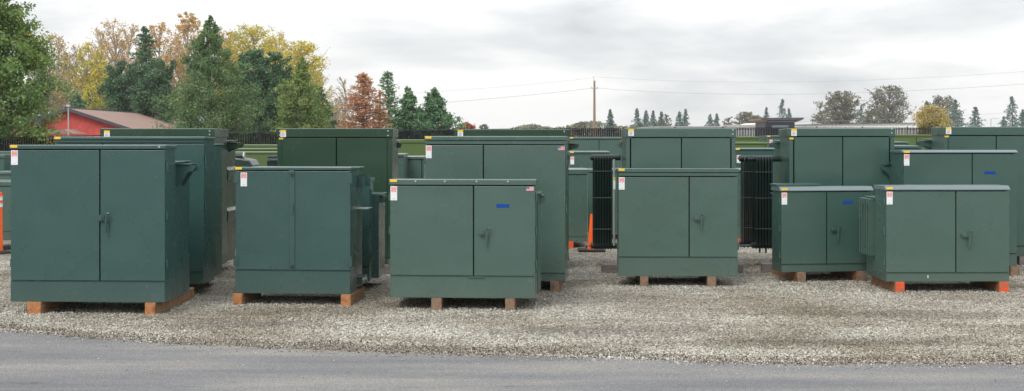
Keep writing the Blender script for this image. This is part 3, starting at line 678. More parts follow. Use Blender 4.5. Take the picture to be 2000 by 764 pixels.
# small ribbed radiator in the left gap and rounded bushing wells
def qr(m):
    for i in range(8):
        x = PX(506 + i * 4.6, 22.0) - Qr['Xl']
        m.tube([(x, -1.2, 0.5), (x, -1.2, PZ(311, 22.0) - 0.04), (x, -1.15, PZ(311, 22.0))], 0.016, 'radiator', 8)
    a, b = PX(504, 22.0) - Qr['Xl'], PX(541, 22.0) - Qr['Xl']
    m.tube([(a, -1.1, PZ(308, 22.0)), (b, -1.1, PZ(308, 22.0))], 0.03, 'radiator', 10)
    m.tube([(a, -1.1, 0.55), (b, -1.1, 0.55)], 0.03, 'radiator', 10)
    m.box(a, b, -1.05, 0.0, 0.45, PZ(314, 22.0), 'darktank')
one('radiator', Qr['root'], qr)
def tnk():
    D = 21.0; e = empty('oil_tank', (PX(478, D), D, 0))
    def f(m):
        m.prism_y(-0.3, 0.3, [(-0.2, 0.0), (0.18, 0.0), (0.18, PZ(322, D)), (0.13, PZ(312, D)), (-0.02, PZ(309, D)), (-0.2, PZ(307, D))], 'darktank')
    one('shell', e, f, 0.02)
    def c(m):
        m.tube([(-0.18, -0.1, PZ(307, D) + 0.02), (0.0, -0.1, PZ(307, D) + 0.02)], 0.05, 'darktank', 12)
        m.tube([(0.0, -0.1, PZ(307, D) + 0.02), (0.02, -0.1, PZ(307, D) + 0.02)], 0.06, 'galv', 12)
    one('cap', e, c)
    tag(e, 'dark round-shouldered steel oil tank in the left gap behind the centre-bar cabinet', 'tank')
tnk()

# ------------------------------------------------------------------ cones
def delineator(label, x, D, ybase, ytop, s=1.0):
    e = empty('delineator_post', (PX(x, D), D, 0)); Ht = PZ(ytop, D)
    def f(m): m.tube([(0, 0, 0.03), (0, 0, Ht - 0.10), (0, 0, Ht - 0.06), (0, 0, Ht - 0.055), (0, 0, Ht)], [0.055 * s, 0.045 * s, 0.045 * s, 0.02, 0.022], 'orange', 16)
    one('post', e, f)
    for zz in (Ht - 0.28, Ht - 0.18):
        one('reflective_band', e, lambda m: m.tube([(0, 0, zz), (0, 0, zz + 0.06)], 0.052 * s, 'reflective', 16))
        one('ridge', e, lambda m: m.tube([(0, 0, zz + 0.062), (0, 0, zz + 0.072)], 0.056 * s, 'orange', 16))
    one('base', e, lambda m: m.tube([(0, 0, 0.0), (0, 0, 0.03), (0, 0, 0.045)], [0.2, 0.19, 0.07], 'rubber', 8))
    tag(e, label, 'traffic post')
delineator('orange traffic post with pale bands, cut off by the left edge of the photo', -4, 19.9, 488, 368, 1.3)
delineator('thin orange traffic post standing behind the single radiator bank', 1168, 20.9, 500, 384, 0.6)
def cone(label, x, D, ytop):
    e = empty('traffic_cone', (PX(x, D), D, 0)); Ht = PZ(ytop, D)
    one('cone_body', e, lambda m: m.tube([(0, 0, 0.03), (0, 0, Ht)], [0.062, 0.016], 'orange', 20))
    one('base', e, lambda m: m.prism_x(-0.2, 0.2, [(-0.2, 0), (0.2, 0), (0.2, 0.03), (-0.2, 0.03)], 'rubber'))
    tag(e, label, 'traffic cone')
cone('slim orange traffic cone on a black base at the foot of the single radiator bank', 1155, 20.3, 418)

# ------------------------------------------------------------------ ground
def ground():
    m = MB(); S = 1500
    m.add([(-690, -65, 0), (690, -65, 0), (690, 690, 0), (-690, 690, 0)], [(0, 1, 2, 3)], 'gravel')
    o = m.build('gravel_ground'); tag(o, kind='structure')
ground()
ROAD = [(-12.0, 12.95), (-6.5, 12.3), (PX(0, 12.16), 12.16), (PX(200, 11.9), 11.75), (PX(420, 11.3), 11.28), (PX(640, 11.0), 11.02), (PX(880, 10.85), 10.85), (PX(1200, 10.6), 10.6), (PX(1500, 10.45), 10.43), (PX(1800, 10.38), 10.38), (PX(2000, 10.4), 10.36), (6.5, 10.3), (14, 10.2)]
def road_y(x):
    return float(np.interp(x, [p[0] for p in ROAD], [p[1] for p in ROAD]))
def road():
    m = MB(); xs = np.linspace(-12, 14, 520); vs = []; fs = []
    r = np.random.default_rng(3); nz = np.convolve(r.normal(0, 1, 540), np.ones(9) / 9, 'same')[:520] * 0.07
    for i, x in enumerate(xs):
        y = road_y(x) + nz[i]
        vs += [(x, -25, 0.004), (x, y, 0.004)]
    for i in range(519): a = i * 2; fs.append((a, a + 2, a + 3, a + 1))
    m.add(vs, fs, 'asphalt'); o = m.build('asphalt_road'); tag(o, kind='structure')
road()
def pebbles(name, label, pts, smin, smax, mt):
    n = len(pts)
    base = np.array([(1, 0, 0), (0, 1, 0), (-1, 0, 0), (0, -1, 0), (0.1, 0.05, 0.8), (0, 0, -0.5)])
    tri = np.array([(0, 1, 4), (1, 2, 4), (2, 3, 4), (3, 0, 4), (1, 0, 5), (2, 1, 5), (3, 2, 5), (0, 3, 5)])
    s = rng.uniform(smin, smax, (n, 1, 1)); j = base[None] * rng.uniform(0.6, 1.25, (n, 6, 3)) * s
    a = rng.uniform(0, 6.28, n); ca, sa = np.cos(a), np.sin(a)
    x = j[:, :, 0] * ca[:, None] - j[:, :, 1] * sa[:, None]; y = j[:, :, 0] * sa[:, None] + j[:, :, 1] * ca[:, None]
    V = np.stack([x, y, j[:, :, 2]], -1) + pts[:, None, :]; V[:, :, 2] += s[:, :, 0] * 0.25
    Fc = (tri[None] + (np.arange(n) * 6)[:, None, None]).reshape(-1, 3)
    me = bpy.data.meshes.new(name); me.vertices.add(n * 6); me.vertices.foreach_set('co', V.reshape(-1))
    me.loops.add(len(Fc) * 3); me.loops.foreach_set('vertex_index', Fc.reshape(-1).astype(np.int32))
    me.polygons.add(len(Fc)); me.polygons.foreach_set('loop_start', np.arange(0, len(Fc) * 3, 3, dtype=np.int32))
    me.polygons.foreach_set('loop_total', np.full(len(Fc), 3, dtype=np.int32))
    me.update(calc_edges=True); me.materials.append(MATS[mt]); o = bpy.data.objects.new(name, me); COL.objects.link(o)
    tag(o, label, 'gravel' if mt != 'dirt' else 'dirt', kind='stuff')
def scatter(n, y0, y1):
    y = rng.uniform(0, 1, n) ** 1.5 * (y1 - y0) + y0; x = rng.uniform(-1, 1, n) * (y * 0.42)
    keep = y > np.array([road_y(v) for v in x]) + 0.02
    return np.stack([x[keep], y[keep], np.zeros(keep.sum())], -1)
pebbles('gravel_stones', 'loose pale crushed gravel stones covering the yard', scatter(150000, 10.2, 19.0), 0.004, 0.013, 'stone')
pebbles('larger_stones', 'scattered bigger pale stones in the gravel', scatter(3000, 10.4, 19.0), 0.012, 0.021, 'stone')
n = 16000; xs = rng.uniform(-6, 6, n)
edge = np.array([road_y(v) for v in xs]); yy = edge + rng.normal(0.10, 0.09, n) + np.sin(xs * 2.3) * 0.05 + np.sin(xs * 7.1) * 0.03 + np.abs(rng.normal(0, 0.12, n)) * (np.sin(xs * 1.1 + 2) > 0)
pebbles('edge_dirt', 'brown dirt crumbs and grit along the asphalt edge', np.stack([xs, yy, np.full(n, 0.005)], -1), 0.004, 0.012, 'dirt')
n = 3500; xs = rng.uniform(-5, 5, n); yy = np.array([road_y(v) for v in xs]) + 0.05 - rng.exponential(0.10, n) * (1 + 6 * (rng.uniform(0, 1, n) > 0.93))
pebbles('stray_stones', 'few stray stones lying on the asphalt', np.stack([xs, yy, np.full(n, 0.004)], -1), 0.004, 0.010, 'stone')

# ------------------------------------------------------------------ fence
def fence():
    P = [(-60, 271, 41.5), (0, 270, 42.5), (105, 266.5, 44), (440, 259.5, 52), (770, 255, 61), (1110, 250.5, 70), (1470, 249, 78), (1790, 249, 82), (2100, 249, 86)]
    xs = [PX(p[0], p[2]) for p in P]; Ds = [p[2] for p in P]; zs = [PZ(p[1], p[2]) for p in P]
    split = PX(1000, 67)
    def at(x): return float(np.interp(x, xs, Ds)), float(np.interp(x, xs, zs))
    roots = []
    for (a, b, nm, lab, wv) in ((xs[0], split, 'slat_fence', 'black chain-link fence with close woven slats beyond the left cabinets', True), (split, xs[-1], 'picket_fence', 'black picket fence with light showing through its gaps beyond the right cabinets', False)):
        e = empty(nm, (a, at(a)[0], 0)); ox, oy = a, at(a)[0]
        nbay = int(abs(b - a) / 2.9)
        for i in range(nbay + 1):
            x = a + (b - a) * i / nbay; y, z = at(x)
            one('post', e, lambda m: m.tube([(x - ox, y - oy - 0.06, 0), (x - ox, y - oy - 0.06, z + 0.05)], 0.04, 'fence_black', 8))
        for i in range(nbay):
            x0 = a + (b - a) * i / nbay; x1 = a + (b - a) * (i + 1) / nbay
            def pan(m):
                pitch = 0.052 if wv else 0.104; ww = 0.046 if wv else 0.068
                x = x0
                while x < x1 - 0.01:
                    y, z = at(x); j = random.uniform(-0.02, 0.02) if wv else 0; yo = random.uniform(-0.012, 0.012)
                    m.box(x - ox, x - ox + ww, y - oy + yo, y - oy + yo + 0.01, 0.02, z + j - (0.03 if wv else 0), 'slat_black'); x += pitch
            one('slat_panel' if wv else 'picket_panel', e, pan)
            (ya, za), (yb, zb) = at(x0), at(x1)
            for dz in ((0.0,) if wv else (-0.10, -1.4)):
                one('rail', e, lambda m: m.tube([(x0 - ox, ya - oy - 0.03, za + dz), (x1 - ox, yb - oy - 0.03, zb + dz)], 0.022, 'fence_black', 6))
        tag(e, lab, 'fence')
fence()

# ------------------------------------------------------------------ buildings
def red_barn():
    D1, D2 = 90.0, 126.0
    A0 = Vector((PX(135, D1), D1, 0)); A1 = Vector((PX(324, D2), D2, 0))
    zr = PZ(215.5, D1); d = (A1 - A0); Ln = d.length; ang = math.atan2(d.y, d.x) - math.pi / 2
    e = empty('red_building', A0, ang); hw = 5.2; ze = zr - hw * 0.325
    one('wall', e, lambda m: m.prism_y(0, Ln, [(-hw, 0), (hw, 0), (hw, ze), (0, zr - 0.02), (-hw, ze)], 'red_siding'))
    def rf(m):
        for s in (-1, 1):
            o = hw + 0.35; zo = zr - o * 0.325
            pr = [(0, zr + 0.02), (s * o, zo + 0.02), (s * o, zo + 0.14), (0, zr + 0.15)]
            m.prism_y(-0.35, Ln + 0.35, pr if s > 0 else pr[::-1], 'brown_roof')
    one('roof', e, rf)
    def fa(m):
        for s in (-1, 1):
            o = hw + 0.36; zo = zr - o * 0.325
            pr = [(0, zr - 0.06), (s * o, zo - 0.06), (s * o, zo + 0.15), (0, zr + 0.16)]
            m.prism_y(-0.42, -0.355, pr if s > 0 else pr[::-1], 'roof_dark')
    one('fascia', e, fa)
    def rc(m):
        for i in range(34):
            y = i * Ln / 34
            m.box(-0.09, 0.09, y, y + Ln / 34 * 0.7, zr + 0.151, zr + 0.20, 'roof_dark')
    one('ridge_caps', e, rc)
    def porch(m):
        m.prism_y(-4.0, -0.45, [(-6.5, 1.75), (1.3, 1.75), (0.6, 2.05), (-6.0, 2.05)], 'brown_roof')
    one('porch_roof', e, porch)
    for k, x in enumerate((-1.9,)):
        one('vent', e, lambda m: (m.tube([(x, -0.2, zr - 0.62), (x, -0.2, zr - 0.2)], 0.09, 'galv', 8), m.box(x - 0.2, x + 0.2, -0.45, -0.36, zr - 1.0, zr - 0.7, 'roof_dark')))
    tag(e, 'low red clapboard building with a brown shingle roof beyond the fence at the left', 'building')
    D = 84; p = empty('mast', (PX(133.5, D), D, 0))
    one('pole', p, lambda m: m.tube([(0, 0, 0), (0, 0, PZ(207, D))], 0.045, 'galv', 8))
    one('lamp_head', p, lambda m: m.box(-0.12, 0.12, -0.1, 0.1, PZ(209, D), PZ(205, D), 'galv'), 0.02)
    tag(p, 'thin grey mast in front of the red gable', 'mast')
red_barn()
def far_buildings():
    D = 230.0; e = empty('warehouse', (PX(1567, D), D, 0))
    x1 = PX(1795, D) - PX(1567, D)
    one('wall', e, lambda m: m.prism_y(0, 25, [(0, 0), (x1, 0), (x1, PZ(240.2, D)), (0, PZ(244.2, D))], 'cream_wall'))
    one('roof_edge', e, lambda m: m.prism_y(-0.4, 25.4, [(-0.3, PZ(244.2, D)), (x1 + 0.3, PZ(240.2, D)), (x1 + 0.3, PZ(239.4, D)), (-0.3, PZ(243.4, D))], 'roof_dark'))
    for xx in (1605, 1714):
        one('roof_unit', e, lambda m: m.box(PX(xx, D) - PX(1567, D), PX(xx + 10, D) - PX(1567, D), 4, 6, PZ(245, D), PZ(240.5, D), 'galv'), 0.05)
    tag(e, 'long low white warehouse with a thin dark roof edge beyond the fence at the right', 'building')
    e = empty('office_building', (PX(1495, D - 12), D - 12, 0)); D -= 12; x1 = PX(1552, D) - PX(1495, D)
    one('wall', e, lambda m: m.box(0, x1, 0, 9, 0, PZ(235.5, D), 'navy'))
    def rf(m):
        m.prism_y(-2, 10, [(PX(1482, D) - PX(1495, D), PZ(233, D)), (0, PZ(235, D)), (x1, PZ(235, D)), (PX(1565, D) - PX(1495, D), PZ(232.5, D)), (PX(1565, D) - PX(1495, D), PZ(230, D)), (PX(1482, D) - PX(1495, D), PZ(230.5, D))], 'roof_dark')
    one('roof', e, rf)
    for s in (0, 1):
        a, b = ((PX(1482, D) - PX(1495, D), -0.01), (x1 + 0.01, PX(1564, D) - PX(1495, D)))[s]
        one('soffit', e, lambda m: m.prism_y(-1.6, 9.5, [(a, PZ(233.2 if s == 0 else 236, D)), (b, PZ(236 if s == 0 else 232.8, D)), (b, PZ(238 if s == 0 else 234, D)), (a, PZ(234.5 if s == 0 else 239, D))], 'soffit'))
    one('window', e, lambda m: m.box(PX(1508, D) - PX(1495, D), PX(1540, D) - PX(1495, D), -0.05, -0.01, PZ(250, D), PZ(244.5, D), 'glass'))
    tag(e, 'small dark blue office building with a flat overhanging roof and wooden soffits', 'building')
    D = 240.0; e = empty('shed', (PX(1440, D), D, 0)); x1 = PX(1494, D) - PX(1440, D)
    one('wall', e, lambda m: m.box(0, x1, 0, 12, 0, PZ(245.0, D), 'cream_wall'))
    one('roof', e, lambda m: m.prism_y(-0.5, 12.5, [(-0.4, PZ(245, D)), (x1, PZ(244.8, D)), (x1, PZ(243.6, D)), (PX(1478, D) - PX(1440, D), PZ(240.5, D)), (PX(1466, D) - PX(1440, D), PZ(243.5, D)), (-0.4, PZ(243.9, D))], 'white_wall'))
    tag(e, 'pale low building joined to the left of the dark blue office', 'building')
    D = 260.0; e = empty('hall', (PX(1262, D), D, 0)); x1 = PX(1425, D) - PX(1262, D)
    one('wall', e, lambda m: m.box(0, x1, 0, 20, 0, PZ(249, D), 'cream_wall'))
    one('roof', e, lambda m: m.prism_y(-0.5, 20.5, [(-0.4, PZ(249, D)), (x1 + 0.4, PZ(249, D)), (x1 - 2, PZ(246.6, D)), (2, PZ(247.2, D))], 'galv'))
    tag(e, 'far pale hall roof just visible over the cabinet with the single radiator bank', 'building')
far_buildings()
def poles():
    D = 200.0; X = PX(1161, D); e = empty('utility_pole', (X, D, 0))
    one('pole', e, lambda m: m.tube([(0, 0, 0), (0, 0, PZ(158, D))], [0.24, 0.15], 'pole_wood', 10))
    one('top_rod', e, lambda m: m.tube([(-0.06, 0, PZ(162, D)), (-0.1, 0, PZ(149, D))], 0.055, 'galv', 6))
    one('crossarm', e, lambda m: (m.box(-0.5, 0.5, -0.25, -0.16, PZ(173.5, D), PZ(172, D), 'wire'), m.tube([(-0.45, -0.2, PZ(172, D)), (-0.45, -0.2, PZ(170, D))], 0.07, 'galv', 8), m.tube([(0.45, -0.2, PZ(172, D)), (0.45, -0.2, PZ(170, D))], 0.07, 'galv', 8)))
    tag(e, 'tall thin wooden utility pole rising over the far picket fence', 'utility pole')
    def wire(lab, pts, r):
        P = [Vector((PX(x, d), d, PZ(y, d))) for x, y, d in pts]; o = P[0].copy()
        # smooth catenary through three points
        q = []
        for i in range(41):
            t = i / 40; a, b, c = P
            L0 = 2 * (t - 0.5) * (t - 1); L1 = -4 * t * (t - 1); L2 = 2 * t * (t - 0.5)
            q.append(a * L0 + b * L1 + c * L2 - o)
        m = MB(); m.tube(q, r, 'wire', 5); ob = m.build('power_line', loc=o); tag(ob, lab, 'power line', 'power lines')
    wire('lower power line sagging away left from the utility pole', [(1158, 172, 200), (1000, 189, 196), (780, 207, 190)], 0.026)
    wire('upper power line sagging away left from the tip of the utility pole', [(1158, 152, 200), (1000, 168, 196), (780, 184, 190)], 0.015)
    wire('lower power line running right from the utility pole to the right edge', [(1164, 172, 200), (1560, 184, 190), (2080, 158, 175)], 0.022)
    wire('upper power line running right from the tip of the utility pole', [(1164, 150, 200), (1560, 160, 190), (2080, 134, 175)], 0.016)
    wire('lowest faint power line just over the roofs on the right', [(1500, 238, 215), (1760, 232, 200), (2080, 212, 185)], 0.015)
    D = 190; e = empty('street_lamp', (PX(1935.5, D), D, 0))
    one('pole', e, lambda m: m.tube([(0, 0, 0), (0, 0, PZ(232, D))], 0.05, 'galv', 6))
    one('arm', e, lambda m: m.tube([(0, 0, PZ(232, D)), (PX(1951, D) - PX(1935.5, D), 0, PZ(231, D))], 0.04, 'galv', 6))
    tag(e, 'thin grey street lamp with a level arm among the far right conifers', 'street lamp')
poles()

# ------------------------------------------------------------------ trees
def quads_mesh(name, C_, size, mt, parent, el=0.55, updir=0.0):
    n = len(C_)
    a = rng.normal(0, 1, (n, 3)); a[:, 2] *= (1 - updir); a /= np.linalg.norm(a, axis=1)[:, None] + 1e-9
    b = rng.normal(0, 1, (n, 3)); b -= (a * b).sum(1)[:, None] * a; b /= np.linalg.norm(b, axis=1)[:, None] + 1e-9
    s = (size * rng.uniform(0.6, 1.3, n))[:, None]
    V = np.stack([C_ + a * s, C_ + b * s * el, C_ - a * s, C_ - b * s * el], 1).reshape(-1)
    me = bpy.data.meshes.new(name); me.vertices.add(n * 4); me.vertices.foreach_set('co', V)
    me.loops.add(n * 4); me.loops.foreach_set('vertex_index', np.arange(n * 4, dtype=np.int32))
    me.polygons.add(n); me.polygons.foreach_set('loop_start', np.arange(0, n * 4, 4, dtype=np.int32)); me.polygons.foreach_set('loop_total', np.full(n, 4, dtype=np.int32))
    me.update(calc_edges=True); me.materials.append(MATS[mt])
    o = bpy.data.objects.new(name, me); COL.objects.link(o); o.parent = parent
    return o
PROF = {
    'round': lambda t: math.sqrt(max(0.02, 1 - ((t - 0.55) / 0.5) ** 2)),
    'cone': lambda t: min(1.0, max(0.03, 1.01 - t) * 1.35) ** 0.8,
    'poplar': lambda t: min(1.0, max(0.015, (1.0 - t) * 1.6)) ** 0.85,
    'vase': lambda t: max(0.05, math.sin(min(1, t * 1.02) * math.pi * 0.92 + 0.12)) ** 0.6,
    'column': lambda t: max(0.12, 1 - abs(t - 0.5) * 1.3),
}
def tree(label, x, ytop, D, wpx, prof='round', leaf='leaf_green', leaves=14000, size=0.11, nb=60, t0=0.18, twigs=6, sub=0.16, barkm='bark', name='broadleaf_tree', trunk_r=None, cat='tree', group='trees beyond the fence', sig=0.055, rise=0.55, dens_t=None, tall_tip=False, lean=0.0):
    if D >= 150 and x > 900: D *= 2; size *= 2
    Hh = PZ(ytop, D); Rr = wpx / 2 * D / F
    e = empty(name, (PX(x, D), D, 0)); P = PROF[prof]; tr = trunk_r or 0.022 * Hh
    m = MB()
    zz = [0, 0.25, 0.5, 0.75, 0.98]; bend = [(0, 0)] + [(random.uniform(-0.03, 0.03) * Hh + lean * t * Hh, random.uniform(-0.03, 0.03) * Hh) for t in zz[1:]]
    def tp(t): return Vector((np.interp(t, zz, [b[0] for b in bend]), np.interp(t, zz, [b[1] for b in bend]), t * Hh))
    m.tube([tp(t) for t in zz], [tr, tr * 0.8, tr * 0.55, tr * 0.3, tr * 0.08], barkm, 7)
    cents = []; wts = []; jit = []
    for i in range(nb):
        t = t0 + (1 - t0) * ((i + 0.5) / nb) ** (0.9)
        tt = (t - t0) / (1 - t0); rr = Rr * P(tt) * random.uniform(0.5, 1.32); an = i * 2.399 + random.uniform(-0.4, 0.4)
        ts = max(0.06, t - rise * rr / Hh - random.uniform(0, 0.04)); s = tp(ts)
        en = tp(t) * 1.0; en = Vector((en.x + rr * math.cos(an), en.y + rr * math.sin(an), t * Hh))
        mid = s.lerp(en, 0.5) + Vector((0, 0, (0.08 if rise > 0 else -0.02) * rr)) + Vector((random.uniform(-1, 1), random.uniform(-1, 1), 0)) * rr * 0.06
        br = max(tr * 0.30 * (1 - tt * 0.75), 0.00035 * D)
        m.tube([s, mid, en], [br, br * 0.6, br * 0.15], barkm, 4, False)
        for k in range(twigs):
            u = random.uniform(0.35, 1.0) ** 0.7; p0 = s.lerp(mid, u * 2) if u < 0.5 else mid.lerp(en, u * 2 - 1)
            dv = Vector((random.gauss(0, 1), random.gauss(0, 1), random.gauss(0.25 if rise > 0 else -0.1, 0.8))).normalized() * (Rr * sub * random.uniform(0.6, 1.4) * (0.08 + 1.3 * P(tt)))
            p1 = p0 + dv
            m.tube([p0, p1], [max(br * 0.28, 0.00022 * D), 0.00008 * D], barkm, 3, False)
            cents.append(p1); cents.append(p0.lerp(p1, 0.6)); jit += [0.10 + P(tt)] * 2; w_ = random.uniform(0.1, 1.4) ** 1.6 * (0.08 + P(tt)); wts += [w_, w_ * 0.7]
    m.build('trunk', e)
    cents = np.array([tuple(c) for c in cents]); wts = np.array(wts)
    if dens_t: wts = wts * np.array([dens_t(c[2] / Hh) for c in cents])
    wts /= wts.sum()
    idx = rng.choice(len(cents), leaves, p=wts); Cc = cents[idx] + rng.normal(0, 1, (leaves, 3)) * np.array([1, 1, 0.75]) * (Rr * sig * 1.35 + 0.05) * np.array(jit)[idx][:, None]
    Cc = Cc[Cc[:, 2] < Hh * 1.01]; Cc = Cc[Cc[:, 2] > 0.2]
    quads_mesh('crown', Cc, size, leaf, e)
    tag(e, label, cat, group)
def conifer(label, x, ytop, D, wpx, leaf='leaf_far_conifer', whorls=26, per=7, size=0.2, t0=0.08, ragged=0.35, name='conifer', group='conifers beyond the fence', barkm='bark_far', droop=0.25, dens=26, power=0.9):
    if D >= 150 and x > 900: D *= 2; size *= 2
    Hh = PZ(ytop, D); Rr = wpx / 2 * D / F * (1.75 if D > 200 else 1.35)
    e = empty(name, (PX(x, D), D, 0)); m = MB(); tr = 0.016 * Hh + 0.03
    m.tube([(0, 0, 0), (0.02 * Hh * random.uniform(-1, 1), 0, 0.5 * Hh), (0, 0, Hh)], [tr, tr * 0.6, 0.02], barkm, 6)
    C_ = []
    for i in range(whorls):
        t = t0 + (1 - t0) * i / whorls; z = t * Hh
        for k in range(per):
            if random.random() < ragged * 0.4: continue
            an = random.uniform(0, 6.28); L = Rr * ((1 - t) / (1 - t0)) ** power * random.uniform(1 - ragged, 1.1) + 0.01 * Hh
            en = Vector((L * math.cos(an), L * math.sin(an), z - droop * L + random.uniform(-0.01, 0.02) * Hh)); s = Vector((0, 0, z))
            m.tube([s, en], [tr * 0.2 * (1 - t) + 0.01, 0.006], barkm, 3, False)
            nn = max(3, int(dens * (0.3 + 0.7 * (1 - t))))
            u = rng.uniform(0.15, 1.05, (nn, 1)); pts = np.array(s)[None] * (1 - u) + np.array(en)[None] * u
            sp = L * 0.16 * (1.2 - u) + 0.02 * Rr
            C_.append(pts + rng.normal(0, 1, (nn, 3)) * np.array([1, 1, 0.55]) * sp - np.array([0, 0, 0.03 * L]))
    C_.append(np.stack([rng.normal(0, 0.02 * Rr, 40), rng.normal(0, 0.02 * Rr, 40), rng.uniform(0.86, 1.0, 40) * Hh], -1))
    m.build('trunk', e); quads_mesh('crown', np.concatenate(C_), size, leaf, e, 0.35, 0.3)
    tag(e, label, 'conifer', group)

# left group
tree('nearest large green poplar filling the top left corner of the photo', -4, -110, 44, 190, 'poplar', 'leaf_poplar', 34000, 0.060, 130, 0.22, 8, 0.13, sig=0.05)
tree('bare pale tree with thin leftover leaves just right of the corner poplar', 92, 62, 137, 95, 'vase', 'leaf_gold', 1600, 0.126, 60, 0.2, 9, 0.22, 'bark_pale', rise=1.6)
tree('slender nearly bare tree between the corner poplar and the yellow-leaved one', 128, 100, 145, 60, 'column', 'leaf_poplar', 1800, 0.140, 46, 0.2, 8, 0.25, 'bark_pale', rise=1.8)
tree('half bare tree with yellow leaves above the left of the red building', 175, 85, 140, 80, 'round', 'leaf_yellow', 3400, 0.140, 60, 0.2, 8, 0.25, 'bark_pale', rise=1.3)
tree('tall bare tree with sparse golden tips left of the tallest pine', 222, 36, 144, 110, 'vase', 'leaf_gold', 2600, 0.126, 80, 0.2, 9, 0.22, 'bark_pale', rise=1.6)
tree('bare tree with yellow foliage low behind the wide pine', 196, 120, 130, 60, 'round', 'leaf_yellow', 2600, 0.140, 40, 0.1, 7, 0.25, 'bark_pale')
tree('bare tree with orange-brown tips right of the tallest pine', 318, 42, 145, 105, 'vase', 'leaf_gold', 4600, 0.140, 80, 0.2, 9, 0.22, 'bark_pale', rise=1.5)
tree('tall bare tree with a golden top behind the big green tree', 372, 22, 148, 80, 'vase', 'leaf_gold', 3000, 0.140, 70, 0.2, 9, 0.22, 'bark_pale', rise=1.6, dens_t=lambda t: 0.1 + 3 * max(0, t - 0.8))
conifer('narrow dark pine with the tallest tip in the left group', 283, 52, 123, 105, 'leaf_pine', 34, 8, 0.17, 0.15, 0.5, name='pine_tree', barkm='bark', droop=-0.1, dens=46, power=0.75)
tree('broad dark pine above the roof of the red building', 305, 118, 114, 80, 'round', 'leaf_pine', 15000, 0.119, 60, 0.08, 6, 0.22, name='pine_tree', group='conifers beyond the fence', cat='conifer')
tree('rounded dark pine left of the tallest pine, over the red roof', 245, 120, 117, 88, 'round', 'leaf_pine', 13000, 0.119, 60, 0.1, 6, 0.2, name='pine_tree', group='conifers beyond the fence', cat='conifer')
tree('low dark pine directly behind the red gable', 180, 175, 137, 90, 'round', 'leaf_pine', 7000, 0.140, 40, 0.1, 6, 0.22, name='pine_tree', group='conifers beyond the fence', cat='conifer')
tree('big conical green tree right of the red building', 412, 32, 72, 178, 'poplar', 'leaf_green', 42000, 0.062, 160, 0.06, 8, 0.12, sig=0.045)
tree('tall yellow autumn tree behind the dark pine pair', 495, 52, 100, 130, 'round', 'leaf_yellow', 11000, 0.085, 110, 0.25, 8, 0.18, 'bark_pale')
tree('half bare orange-tinted tree beside the tip of the big conical tree', 452, 62, 102, 60, 'vase', 'leaf_gold', 5200, 0.09, 60, 0.25, 8, 0.22, 'bark_pale', rise=1.4)
tree('yellow-green autumn tree rising behind the lighter green tree', 582, 82, 98, 105, 'round', 'leaf_yellow', 10000, 0.085, 100, 0.2, 8, 0.2, 'bark_pale')
tree('dark pine nearer the big conical tree, left of its twin', 497, 98, 86, 92, 'round', 'leaf_pine', 17000, 0.085, 70, 0.05, 6, 0.18, name='pine_tree', group='conifers beyond the fence', cat='conifer')
tree('dark pine touching the lighter green tree, right of its twin', 538, 104, 88, 80, 'round', 'leaf_pine', 13000, 0.085, 60, 0.05, 6, 0.18, name='pine_tree', group='conifers beyond the fence', cat='conifer')
tree('lighter green leafy tree left of the gap in the treeline', 590, 112, 74, 118, 'poplar', 'leaf_light', 25000, 0.062, 110, 0.06, 8, 0.14, sig=0.05)
tree('small dark pine in the gap before the rust-brown conifer', 628, 170, 88, 62, 'cone', 'leaf_pine', 6000, 0.08, 40, 0.08, 6, 0.25, name='pine_tree', group='conifers beyond the fence', cat='conifer')
tree('bare grey sapling between the light green tree and the rust-brown conifer', 672, 150, 95, 50, 'vase', 'leaf_gold', 420, 0.08, 50, 0.15, 9, 0.25, 'bark_pale', rise=1.5)
conifer('dead rust-brown conifer in the middle of the treeline', 708, 143, 72, 98, 'leaf_dead', 34, 9, 0.09, 0.06, 0.35, name='dead_conifer', barkm='bark', droop=-0.15, dens=48, power=0.62)
conifer('rust-brown smaller conifer joined to the right of the dead one', 742, 176, 71, 56, 'leaf_dead', 22, 8, 0.08, 0.06, 0.4, name='dead_conifer', barkm='bark', droop=-0.1, dens=36, power=0.6)
conifer('thin loose green conifer behind the rust-brown one', 757, 138, 82, 70, 'leaf_pine_light', 30, 8, 0.10, 0.08, 0.55, name='pine_tree', barkm='bark', droop=-0.15, dens=34, power=0.6)
tree('light green pine left of the last rounded pine of the treeline', 800, 170, 74, 92, 'cone', 'leaf_pine_light', 15000, 0.075, 60, 0.05, 6, 0.2, name='pine_tree', group='conifers beyond the fence', cat='conifer')
tree('rounded light green pine ending the left treeline', 845, 172, 73, 112, 'cone', 'leaf_pine_light', 20000, 0.075, 80, 0.05, 6, 0.16, name='pine_tree', group='conifers beyond the fence', cat='conifer')
tree('tiny red-leaved tree over the top edge of the wide centre cabinet', 912, 238, 95, 30, 'round', 'leaf_red', 2200, 0.09, 26, 0.3, 5, 0.25)
tree('tiny grey-green bush right of the red-leaved one', 946, 243, 190, 18, 'round', 'leaf_far_oak', 900, 0.13, 16, 0.3, 5, 0.25, 'bark_far')
tree('round dull green tree just left of the utility pole', 1134, 239, 190, 24, 'round', 'leaf_far_oak', 1300, 0.15, 20, 0.25, 5, 0.25, 'bark_far')
